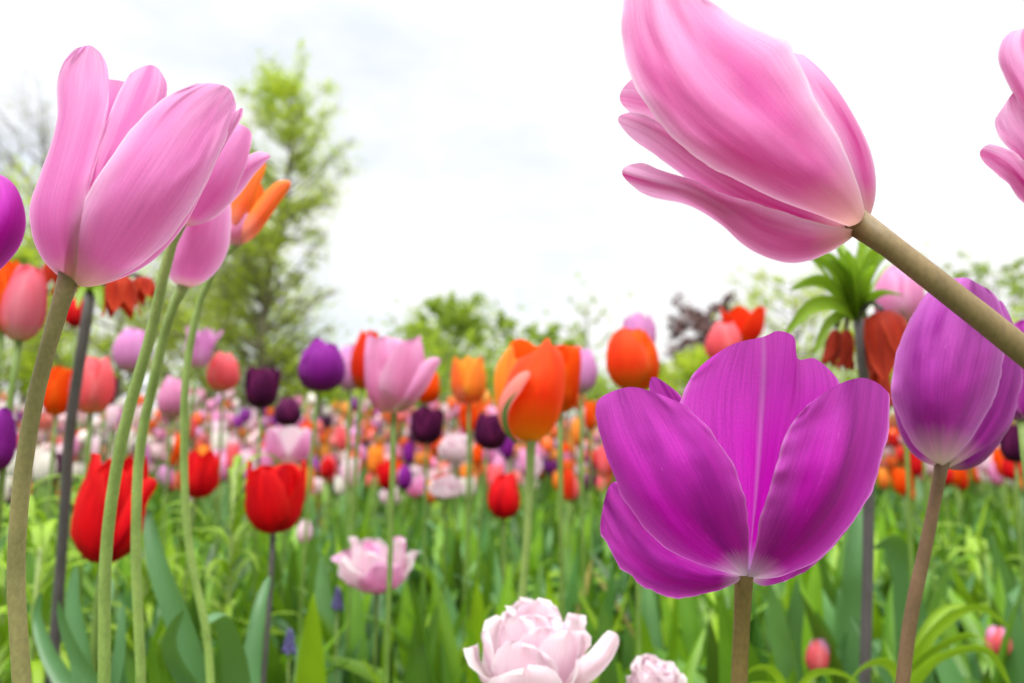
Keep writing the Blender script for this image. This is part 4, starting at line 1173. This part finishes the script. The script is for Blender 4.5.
T('narrow scarlet tulip bud beside the open purple tulip', 568, 501, 1.4, 32, 11, 'egg', 'scarlet', group='red tulips')
T('closed pale pink bud low in the leaves by the red cup tulip', 304, 543, 1.0, 22, 15, 'egg', 'blush', group='pink tulips')
T('ruffled pale pink tulip with loose open petals, crossed by the stem of the pink goblet', 377, 592, .82, 54, 82, 'semi', 'soft_pink', group='pale double tulips', mats=['blush', 'soft_pink', 'blush'], seed=14, land='the ruffled pale pink tulip', leaves=3)
db = T('large frilly blush white double tulip at the bottom among the leaves', 532, 692, .40, 80, 134, 'double', 'blush', group='pale double tulips', seed=9, land='the large frilly double tulip', leaves=0)
traced('petal', [([(560, 690), (575, 668), (592, 648), (604, 634), (610, 630)], [-1, -2, -2.2, -2, -1.8]),
                 ([(572, 690), (590, 672), (605, 655), (614, 641), (617, 634)], [-1, -2.6, -3, -2.6, -2.2]),
                 ([(580, 690), (598, 676), (611, 661), (618, 647), (619, 640)], [-1, -2, -2.2, -2, -1.8])], .40, M['blush'], db, ripple=.2, seed=81)
T('smaller blush double tulip next to the large frilly one, under the purple tulip', 655, 712, .44, 52, 62, 'double', 'blush', group='pale double tulips', seed=12, leaves=0)
T('closed pink tulip bud low among leaves beside the purple tulip stem', 815, 673, .75, 36, 22, 'egg', 'coral', lean=(.25, 0), group='pink tulips', mats=['coral', 'soft_pink'])
T('small pink tulip bud under the arching lime leaves', 999, 656, .85, 28, 22, 'egg', 'coral', group='pink tulips', mats=['coral', 'soft_pink'])
T('dark violet tulip cut by the frame beside the thick olive stem', -6, 470, .60, 62, 34, 'egg', 'violet', group='purple tulips')
T('magenta purple tulip showing behind the mauve tulip at the frame edge', 1022, 420, .42, 100, 30, 'egg', 'purple', group='purple tulips')
T('blackish plum tulip low behind the mauve tulip', 1016, 462, 1.0, 40, 26, 'cup', 'dark', group='dark tulips')
T('bright red tulip under the mauve tulip base', 1013, 480, 1.3, 24, 18, 'egg', 'red', group='red tulips')
T('small red tulip standing beside the mauve stem', 945, 485, 1.4, 22, 15, 'egg', 'red', group='red tulips')

# petal of the big red tulip flaring out sideways
traced('petal', [([(110, 559), (130, 545), (141, 522), (148, 502), (156, 489)], [-1.0, -1.0, -.6, -.3, 0]),
                 ([(108, 558), (126, 530), (138, 507), (147, 491), (157, 482)], [-1.4, -1.9, -1.6, -1.0, -.3]),
                 ([(106, 556), (119, 515), (131, 493), (142, 481), (152, 477)], [-1.2, -1.6, -1.3, -.8, -.2])], .60, M['red'], t100, ripple=.1, seed=83)
# petal flung out of the pink goblet tulip
gob = [o for o in SC.objects if o.get('label', '').startswith('pale pink goblet')][0]
traced('petal', [([(396, 412), (415, 402), (428, 386), (436, 370), (441, 362)], [-1.0, -1.2, -1.0, -.6, -.2]),
                 ([(394, 411), (410, 394), (422, 378), (431, 365), (440, 359)], [-1.6, -2.2, -2.0, -1.4, -.6]),
                 ([(392, 410), (404, 388), (416, 370), (426, 360), (437, 357)], [-1.4, -1.8, -1.6, -1.0, -.4])], .72, M['soft_pink'], gob, ripple=.1, seed=82, tip=0.02)


# ------------------------------------------------------------------ crown imperials
def crown_imperial(label, stem_px, widths, crown, bells, leafs, D, bellm, land=None):
    pts = [at(x, y, d) for x, y, d in stem_px]
    last = pts[-1]
    g = Vector((last.x + (last.x - pts[-2].x) * .4, last.y, 0))
    t = thing('crown_imperial', g, label, 'flower', 'crown imperials')
    w = [x * d / F / 2 for x, (_, _, d) in zip(widths, stem_px)]
    mb = MB()
    tube(mb, [g] + pts[::-1], [w[-1] * 1.1] + w[::-1], n=10, ns=24)
    mb.build('stem', M['stem_dark'], t)
    cx, cy = crown
    lr = random.Random(int(cx) + 5)
    leafs = list(leafs) + [(cx + lr.uniform(-42, 42), cy - lr.uniform(38, 66), lr.uniform(-.06, .06), lr.uniform(16, 24)) for _ in range(14)]
    for k, (tx, ty, dz, wd) in enumerate(leafs):
        lb = MB()
        tx, ty, wd = cx + (tx - cx) * 1.24, cy + (ty - cy) * 1.24, wd * .64
        a = at(cx, cy, D); e = at(tx, ty, D + dz)
        mid = a.lerp(e, .5) + Vector((0, 0, .012 + .12 * abs(e.x - a.x)))
        d = (e - a)
        side = d.cross(Vector((0, 1, 0)) if abs(dz) < .03 else AX_U).cross(d) if k % 3 == 0 else AX_F.cross(d)
        ribbon(lb, [a, a.lerp(mid, .5) + Vector((0, 0, .004)), mid, e], wd * D / F / 2, side, fold=.4, nu=12, start=.7)
        lb.build('leaf', M['leaf_deep' if k % 3 else 'leaf_lime'], t)
    rng = random.Random(int(cx))
    for (bx, by, dz, hp, wp, ln) in bells:
        top = at(bx, by, D + dz)
        H = hp * D / F
        axis = Vector((ln, -.05, -1)).normalized()
        R = frame_to(axis, rng.uniform(0, 3))
        prof = [(.06, 0), (.26, .06), (.36, .25), (.38, .5), (.40, .78), (.46, 1.0)]
        bm = MB()
        for q in range(6):
            v, uv = petal_grid(prof, .26, .75, q * math.pi / 3, rng, 10, 7, ruffle=.02, rs=wp / hp / .86)
            bm.add([Vector(x) for x in (v @ R * H + np.array(top))], grid_faces(10, 7), uv)
        bell = bm.build('bell', M[bellm], t)
        cb = MB()
        a = at(cx, cy + 4, D)
        tube(cb, [a, a.lerp(top, .6) + Vector((0, 0, .012)), top + Vector((0, 0, .002))], [.0022, .002, .0022], n=6, ns=8)
        cb.build('flower_stalk', M['stem_dark'], bell)
    if land:
        LAND.append((land, cx, cy))
    return t


crown_imperial('crown imperial with bright green leaf tuft over hanging rust brown bells', [(858, 318, .62), (862, 360, .62), (868, 450, .625), (868, 560, .63), (865, 690, .63)], [10, 11, 11, 11, 12], (857, 318),
               [(882, 312, -.03, 66, 44, .12), (868, 352, .05, 62, 30, .1), (836, 330, .02, 38, 14, -.3), (846, 330, .06, 44, 16, -.1), (866, 318, .08, 54, 34, .15)],
               [(860, 240, 0, 26), (848, 262, -.03, 24), (878, 250, -.02, 26), (884, 262, .03, 18), (832, 268, .03, 22), (812, 266, -.02, 20), (775, 254, .01, 14), (802, 296, -.03, 24),
                (796, 336, -.05, 26), (808, 318, .04, 22), (815, 290, .06, 20), (868, 255, .06, 22), (905, 268, .02, 12), (840, 250, .07, 18), (895, 300, -.05, 18), (852, 270, -.07, 26), (870, 275, -.06, 26), (822, 350, -.02, 18)],
               .62, 'rust', land='the crown imperial tuft')
crown_imperial('crown imperial with orange rust bells on a dark stem under the big pink tulip', [(90, 292, .66), (88, 310, .66), (80, 360, .66), (70, 430, .665), (64, 520, .67)], [10, 10, 10, 11, 11], (90, 294),
               [(120, 276, -.02, 40, 30, .15), (141, 278, .02, 26, 26, .3), (58, 262, 0, 28, 24, -.2), (112, 280, .05, 30, 26, .1), (72, 270, .05, 30, 26, -.1)],
               [(92, 240, 0, 20), (76, 250, .02, 18), (106, 250, -.02, 18), (120, 262, .03, 16), (62, 268, .03, 16), (100, 310, -.03, 18), (112, 302, .02, 16), (80, 306, -.04, 16)],
               .66, 'rust_bright', land='the crown imperial under the big pink tulip')


# ------------------------------------------------------------------ leafy plants near the camera
def leaf_plant(name, label, root_px, D, blades, matn, group=None):
    x, y = root_px
    b = at(x, y, D)
    t = thing(name, Vector((b.x, b.y, 0)), label, 'plant', group)
    for k, (pts, wd) in enumerate(blades):
        lb = MB()
        sp = [Vector((b.x, b.y, 0.0))] + [at(px, py, d) for px, py, d in pts]
        ribbon(lb, sp, wd * (.95 if matn == 'leaf_lime' else 1.15) * pts[0][2] / F / 2, AX_R, fold=.35, nu=64, nv=7, start=.9, wave=0 if matn == 'leaf_lime' else .06, ph=k, point=.45)
        lb.build('leaf', M[matn], t)
    return t


leaf_plant('leafy_plant', 'arching lime green strap leaves springing beside the mauve stem', (905, 700), .60,
           [([(915, 660, .6), (940, 625, .6), (980, 607, .59), (1010, 628, .58)], 18),
            ([(912, 670, .6), (940, 645, .59), (975, 634, .57), (995, 650, .55)], 17),
            ([(910, 685, .58), (940, 655, .56), (985, 648, .55), (1012, 690, .54)], 20),
            ([(906, 690, .6), (890, 665, .6), (860, 668, .58), (840, 700, .57)], 16),
            ([(915, 680, .62), (920, 640, .63), (940, 612, .65), (965, 605, .67)], 14)], 'leaf_lime', 'lime leaved plants')
leaf_plant('leafy_plant', 'low arching lime leaves under the open purple tulip stem', (790, 720), .55,
           [([(785, 690, .55), (775, 672, .55), (755, 667, .54), (735, 685, .53)], 14),
            ([(795, 695, .54), (815, 672, .54), (845, 674, .53), (868, 694, .52)], 15),
            ([(790, 700, .56), (778, 685, .53), (750, 684, .52), (728, 705, .51)], 14)], 'leaf_lime', 'lime leaved plants')
leaf_plant('leafy_plant', 'broad blue green tulip leaves rising behind the two long green stems', (205, 760), .56,
           [([(200, 683, .56), (180, 620, .57), (158, 560, .58), (148, 508, .60)], 30),
            ([(195, 690, .55), (175, 660, .54), (170, 640, .53), (184, 610, .52)], 22),
            ([(240, 690, .55), (232, 640, .53), (218, 612, .51), (204, 625, .49)], 32),
            ([(250, 690, .6), (255, 640, .62), (262, 600, .64), (270, 575, .66)], 24)], 'leaf_blue', 'broad leaved plants')
leaf_plant('leafy_plant', 'blue green pointed leaves at the foot of the big red tulip', (90, 780), .54,
           [([(86, 683, .54), (80, 640, .55), (74, 600, .56), (76, 566, .57)], 26),
            ([(100, 690, .52), (80, 660, .52), (66, 630, .52), (58, 600, .52)], 20),
            ([(112, 690, .56), (120, 655, .57), (122, 625, .58), (124, 600, .59)], 18),
            ([(70, 690, .56), (48, 650, .58), (38, 610, .60), (42, 590, .6)], 22)], 'leaf_blue', 'broad leaved plants')
leaf_plant('leafy_plant', 'broad green leaf folding over behind the dark crown imperial stem', (905, 620), .80,
           [([(905, 600, .80), (900, 560, .80), (888, 540, .79), (874, 548, .77)], 34),
            ([(850, 620, .85), (852, 560, .86), (855, 520, .88), (853, 490, .9)], 26),
            ([(790, 640, .8), (795, 610, .8), (798, 590, .8), (800, 575, .8)], 26)], 'leaf_blue', 'broad leaved plants')


def feathery(label, px, py_top, D, seed, n=34):
    """young crown imperial foliage: whorls of narrow arching lime leaves up a stem"""
    rng = random.Random(seed)
    top = at(px, py_top, D)
    g = Vector((top.x, top.y, 0))
    t = thing('leafy_plant', g, label, 'plant', 'lime leaved plants')
    mb = MB()
    tube(mb, [g, g.lerp(top, .5), top], [.005, .004, .002], n=8, ns=8)
    mb.build('stem', M['stem_green'], t)
    for k in range(n):
        h = .25 + .75 * (k + rng.random()) / n
        p = g.lerp(top, h)
        a = rng.uniform(0, 6.28)
        ln = rng.uniform(.06, .12) * (1.15 - .4 * h)
        o = Vector((math.cos(a), math.sin(a), 0))
        lb = MB()
        ribbon(lb, [p, p + o * ln * .4 + Vector((0, 0, ln * .45)), p + o * ln * .8 + Vector((0, 0, ln * .45)), p + o * ln * 1.15 + Vector((0, 0, ln * .0))], .0055, Vector((-o.y, o.x, 0)), fold=.3, nu=9, nv=3, start=.7)
        lb.build('leaf', M['leaf_lime'], t)


feathery('feathery lime green plant at the edge beyond the thick olive stem', 12, 505, .80, 1)
feathery('feathery lime green plant at the foot of the dark crown imperial stem', 62, 500, .86, 2)
feathery('feathery lime green plant low between the olive stem and big red tulip', 40, 548, .72, 3)
feathery('feathery lime green plant beside the leaning red tulip', 235, 468, .95, 4)
feathery('feathery lime green plant behind the big red tulip', 150, 520, .90, 5)
feathery('feathery lime green plant beyond the mauve stem', 985, 545, 1.2, 6)


# little blue grape hyacinths
def hyacinth(label, px, py, D, hp):
    rng = random.Random(int(px))
    top = at(px, py, D)
    g = Vector((top.x, top.y, 0))
    H = hp * D / F
    t = thing('grape_hyacinth', g, label, 'flower', 'grape hyacinths')
    mb = MB()
    tube(mb, [g, g.lerp(top, .6), top], [.0018, .0016, .001], n=6, ns=6)
    mb.build('stem', M['stem_green'], t)
    fb = MB()
    for k in range(34):
        h = k / 33
        a = k * 2.4
        r = H * .24 * (1 - .7 * h)
        c = top + Vector((math.cos(a) * r, math.sin(a) * r, -H + H * h))
        s = H * .10 * (1.1 - .5 * h)
        vv, ff = [], []
        for i in range(5):
            th = math.pi * i / 4
            for j in range(6):
                ph = 2 * math.pi * j / 6
                vv.append(c + Vector((math.sin(th) * math.cos(ph) * s, math.sin(th) * math.sin(ph) * s, math.cos(th) * s * 1.3)))
        for i in range(4):
            for j in range(6):
                ff.append((i * 6 + j, i * 6 + (j + 1) % 6, (i + 1) * 6 + (j + 1) % 6, (i + 1) * 6 + j))
        fb.add(vv, ff)
    fb.build('florets', M['blue'], t)


m, t_ = new_mat('blue_floret')
rgb = t_.nodes.new('ShaderNodeRGB'); rgb.outputs[0].default_value = (0.13, 0.11, 0.30, 1)
finish(t_, rgb.outputs[0], 0.1, rough=.5)
M['blue'] = m
hyacinth('blue grape hyacinth low in the leaves under the ruffled pale pink tulip', 338, 588, .80, 20)
hyacinth('blue grape hyacinth near the bottom between the red cup and double tulips', 290, 630, .74, 22)
hyacinth('blue grape hyacinth at the leaf bases next to the broad folded leaf', 302, 655, .70, 16)

# ------------------------------------------------------------------ the smaller tulips of the field, one object each
COL = {
    'pink': ('soft_pink', (0.78, 0.30, 0.52)), 'pale pink': ('blush', (0.84, 0.60, 0.66)), 'white': ('white', (0.82, 0.79, 0.72)),
    'coral': ('coral', (0.82, 0.22, 0.20)), 'orange': ('orange', (0.84, 0.14, 0.02)), 'red': ('red', (0.62, 0.01, 0.012)),
    'dark plum': ('dark', (0.06, 0.01, 0.05)), 'purple': ('violet', (0.26, 0.03, 0.32)), 'amber': ('amber', (0.86, 0.34, 0.06)), 'lilac': ('lilac', (0.70, 0.32, 0.62)),
}


def palette(px, rng):
    if px < 150:
        w = {'white': 5, 'pale pink': 5, 'orange': 2, 'coral': 1.5, 'pink': 2, 'purple': 1, 'dark plum': .8, 'red': .8, 'amber': .8}
    elif px < 340:
        w = {'pink': 4, 'pale pink': 3, 'coral': 3, 'lilac': 2, 'orange': 2, 'purple': 1.3, 'dark plum': 1.3, 'red': 1.2, 'white': 1, 'amber': .8}
    elif px < 620:
        w = {'orange': 4, 'coral': 4, 'pale pink': 4, 'pink': 3, 'lilac': 1.5, 'dark plum': 1, 'red': 1.3, 'purple': .8, 'white': 1.2, 'amber': 1.5}
    else:
        w = {'orange': 6, 'coral': 3, 'red': 3, 'pale pink': 2.5, 'white': 2, 'amber': 1.5, 'dark plum': .6, 'pink': 1}
    return rng.choices(list(w), weights=list(w.values()))[0]


PROTO = {}


def proto_mesh(colour, kind, var):
    """one small tulip as one mesh: bloom of unit height 0.05 at z=.30, stem, two leaves"""
    key = (colour, kind, var)
    if key in PROTO:
        return PROTO[key]
    rng = random.Random(hash(kind) % 1000 + var * 31 + len(colour))
    rng = random.Random(var * 31 + len(colour) * 7 + len(kind))
    mb = MB()
    H = .055
    tube(mb, [Vector((0, 0, 0)), Vector((.006, 0, .15)), Vector((0, 0, .30))], [.0032, .0028, .0028], n=6, ns=6, m=1)
    for v, uv in bloom_petals(kind, var * 5 + 2, .85, 8, 5):
        mb.add([Vector(x) for x in (v * H + np.array((0, 0, .298)))], grid_faces(8, 5), uv, 0)
    for k in range(2):
        tulip_leaf(mb, Vector((0, 0, .005)), rng.uniform(0, 6.28), rng.uniform(.14, .24), rng.uniform(.012, .02), rng, m=2, nu=7, nv=3)
    me = mesh_from('tulip_' + kind, mb.v, mb.f, [M[COL[colour][0]], M['stem_mid'], M['leaf_blue' if var % 2 else 'leaf_green']], mb.uv, mb.fm)
    PROTO[key] = me
    return me


HIDE = [(596, 380, 890, 600), (690, 335, 840, 600), (888, 285, 1022, 466), (30, 60, 175, 282), (500, 345, 577, 440), (76, 462, 152, 558)]
rng = random.Random(2024)
used_labels = {}
cand = []
tries = 0
spots = []
while len(cand) < 232 and tries < 20000:
    tries += 1
    d = 1.7 * (3.1 / 1.7) ** (rng.random() ** .75)
    px = rng.uniform(-15, 1040)
    z = rng.uniform(.30, .43) if rng.random() < .84 else rng.uniform(.43, .54)
    if d < 1.9:
        z = rng.uniform(.36, .44)
    if px > 620 and z > .46:
        z -= .08
    p = at(px, 341, d)
    p = Vector((p.x, p.y, z))
    bx, by, _ = project(p)
    if by > 505 or by < 375:
        continue
    if any(x0 < bx < x1 and y0 < by - 12 / d * .5 < y1 for x0, y0, x1, y1 in HIDE):
        continue
    if any((p.x - q.x) ** 2 + (p.y - q.y) ** 2 < .055 ** 2 for q in spots):
        continue
    spots.append(p)
    cand.append((p, bx, by, d))
ORD = ['', 'another ', 'a third ', 'a fourth ']
for p, bx, by, d in cand:
    colour = palette(bx, rng)
    kind = rng.choices(['egg', 'cup', 'point', 'open', 'lily', 'double'], weights=[5, 4, 2, 1, 1.2, 3 if colour in ('white', 'pale pink') else 0])[0]
    me = proto_mesh(colour, kind, rng.randint(0, 2))
    o = bpy.data.objects.new('tulip', me)
    link(o)
    o.location = (p.x, p.y, 0)
    s = rng.uniform(.85, 1.15)
    o.scale = (s, s, p.z / .30)
    o.rotation_euler = (rng.uniform(-.08, .08), rng.uniform(-.08, .08), rng.uniform(0, 6.28))
    hpx = .055 * F / d
    cy = by - hpx / 2
    best = None
    shape = {'egg': 'closed', 'cup': 'cup shaped', 'point': 'pointed', 'open': 'wide open', 'lily': 'flared', 'double': 'frilly'}[kind]
    size = 'tiny' if hpx < 13 else ('small' if hpx < 21 else 'medium')
    near = sorted(LAND, key=lambda l: (l[1] - bx) ** 2 + ((l[2] - cy) * 1.4) ** 2)
    lab = None
    for l in near[:4]:
        dx, dy = bx - l[1], cy - l[2]
        if abs(dx) < 9:
            rel = 'straight below' if dy > 0 else 'straight above'
        else:
            sd = 'left' if dx < 0 else 'right'
            if dy > 40 and abs(dx) < dy:
                rel = 'below and ' + sd + ' of'
            else:
                rel = ('close on the %s of' if abs(dx) < 45 else 'well to the %s of') % sd
        q = '%s %s %s tulip %s %s' % (size, shape, colour, rel, l[0])
        if q not in used_labels and len(q.split()) <= 16:
            lab = q
            break
    if lab is None:
        lab = '%s %s %s tulip %s %s' % (size, shape, colour, rel, near[0][0])
        lab = ' '.join(lab.split()[:16])
    used_labels[lab] = 1
    tag(o, lab, 'tulip', 'small %s tulips in the field' % colour)

# ------------------------------------------------------------------ the far flowers and the ground cover nobody could count
rng = random.Random(77)
mb_v, mb_f, mb_t = [], [], []
LOW = {}
for var in range(6):
    k = ['egg', 'cup', 'point', 'egg', 'open', 'cup'][var]
    LOW[var] = [v for v, _ in bloom_petals(k, 40 + var, .9, 5, 3)]
gf = grid_faces(5, 3)
cnt = 0
while cnt < 11500:
    d = 2.7 + (15.5 - 2.7) * rng.random() ** 1.25
    px = rng.uniform(-260, 1290)
    z = rng.uniform(.31, .46) if rng.random() < .78 else rng.uniform(.46, .66)
    p = at(px, 341, d)
    # beds of one colour drift across the field
    nx = noise.noise(Vector((p.x * .9, p.y * .7, 3.3)))
    c = palette(px + nx * 260, rng)
    base = COL[c][1]
    q = rng.uniform(.85, 1.12)
    colr = tuple(min(.9, x * q) for x in base)
    H = rng.uniform(.048, .066)
    R = frame_to((rng.gauss(0, .12), rng.gauss(0, .12), 1), rng.uniform(0, 6))
    for v in LOW[rng.randint(0, 5)]:
        o = len(mb_v)
        mb_v.extend(v @ R * H + np.array((p.x, p.y, z)))
        mb_f.extend([tuple(i + o for i in f) for f in gf])
        mb_t.extend([colr] * 15)
    o = len(mb_v)
    g = (0.12, 0.24, 0.04)
    for a in range(3):
        r = .004
        mb_v.append((p.x + r * math.cos(a * 2.1), p.y + r * math.sin(a * 2.1), 0))
        mb_v.append((p.x + r * math.cos(a * 2.1), p.y + r * math.sin(a * 2.1), z + .003))
    mb_t.extend([g] * 6)
    for a in range(3):
        b = (a + 1) % 3
        mb_f.append((o + 2 * a, o + 2 * b, o + 2 * b + 1, o + 2 * a + 1))
    cnt += 1
far = obj('far_tulips', mb_v, mb_f, M['petals_mixed'], None, [(.5, .5)] * len(mb_v), None, mb_t)
far['kind'] = 'stuff'
far['label'] = 'far band of mixed tulips at the end of the field'

GREENS = [((0.060, 0.175, 0.040), 4), ((0.095, 0.225, 0.016), 5), ((0.16, 0.33, 0.010), 4.2), ((0.26, 0.43, 0.012), 2.2), ((0.12, 0.27, 0.09), 1.8), ((0.04, 0.10, 0.016), .9), ((0.36, 0.28, 0.09), .18)]


def foliage(name, n, dmin, dmax, hmin, hmax, wmin, wmax, seed, power=.6, xpad=130, nu=9, nv=3):
    rng = random.Random(seed)
    mb = MB()
    for _ in range(n):
        d = dmin + (dmax - dmin) * rng.random() ** power
        px = rng.uniform(-xpad, 1024 + xpad)
        p = at(px, 341, d)
        root = Vector((p.x, p.y, 0))
        g = rng.choices([c for c, _ in GREENS], weights=[w for _, w in GREENS])[0]
        q = rng.uniform(.8, 1.2)
        ln = rng.uniform(hmin, hmax)
        tulip_leaf(mb, root, rng.uniform(0, 6.28), ln, rng.uniform(wmin, wmax), rng, tint=tuple(x * q for x in g), nu=nu, nv=nv, droop=rng.choice([.03, .08, .15, .3, .5]))
    o = mb.build(name, M['foliage'])
    o['kind'] = 'stuff'
    return o


foliage('near_foliage', 2300, .68, 1.8, .24, .41, .013, .027, 5, power=.7, nu=14, nv=5)['label'] = 'blue green and lime tulip leaves filling the bed'
foliage('field_foliage', 6500, 1.5, 5.0, .30, .45, .010, .020, 6, power=.75)['label'] = 'upright tulip leaves across the field'
foliage('far_foliage', 2600, 4.5, 16.0, .28, .42, .010, .022, 7, power=.7, nu=5)['label'] = 'massed leaves under the far tulips'
foliage('grass', 1200, .64, 2.2, .08, .22, .002, .006, 8, power=.7, nu=6)['label'] = 'short grass and small leaves at the base of the bed'
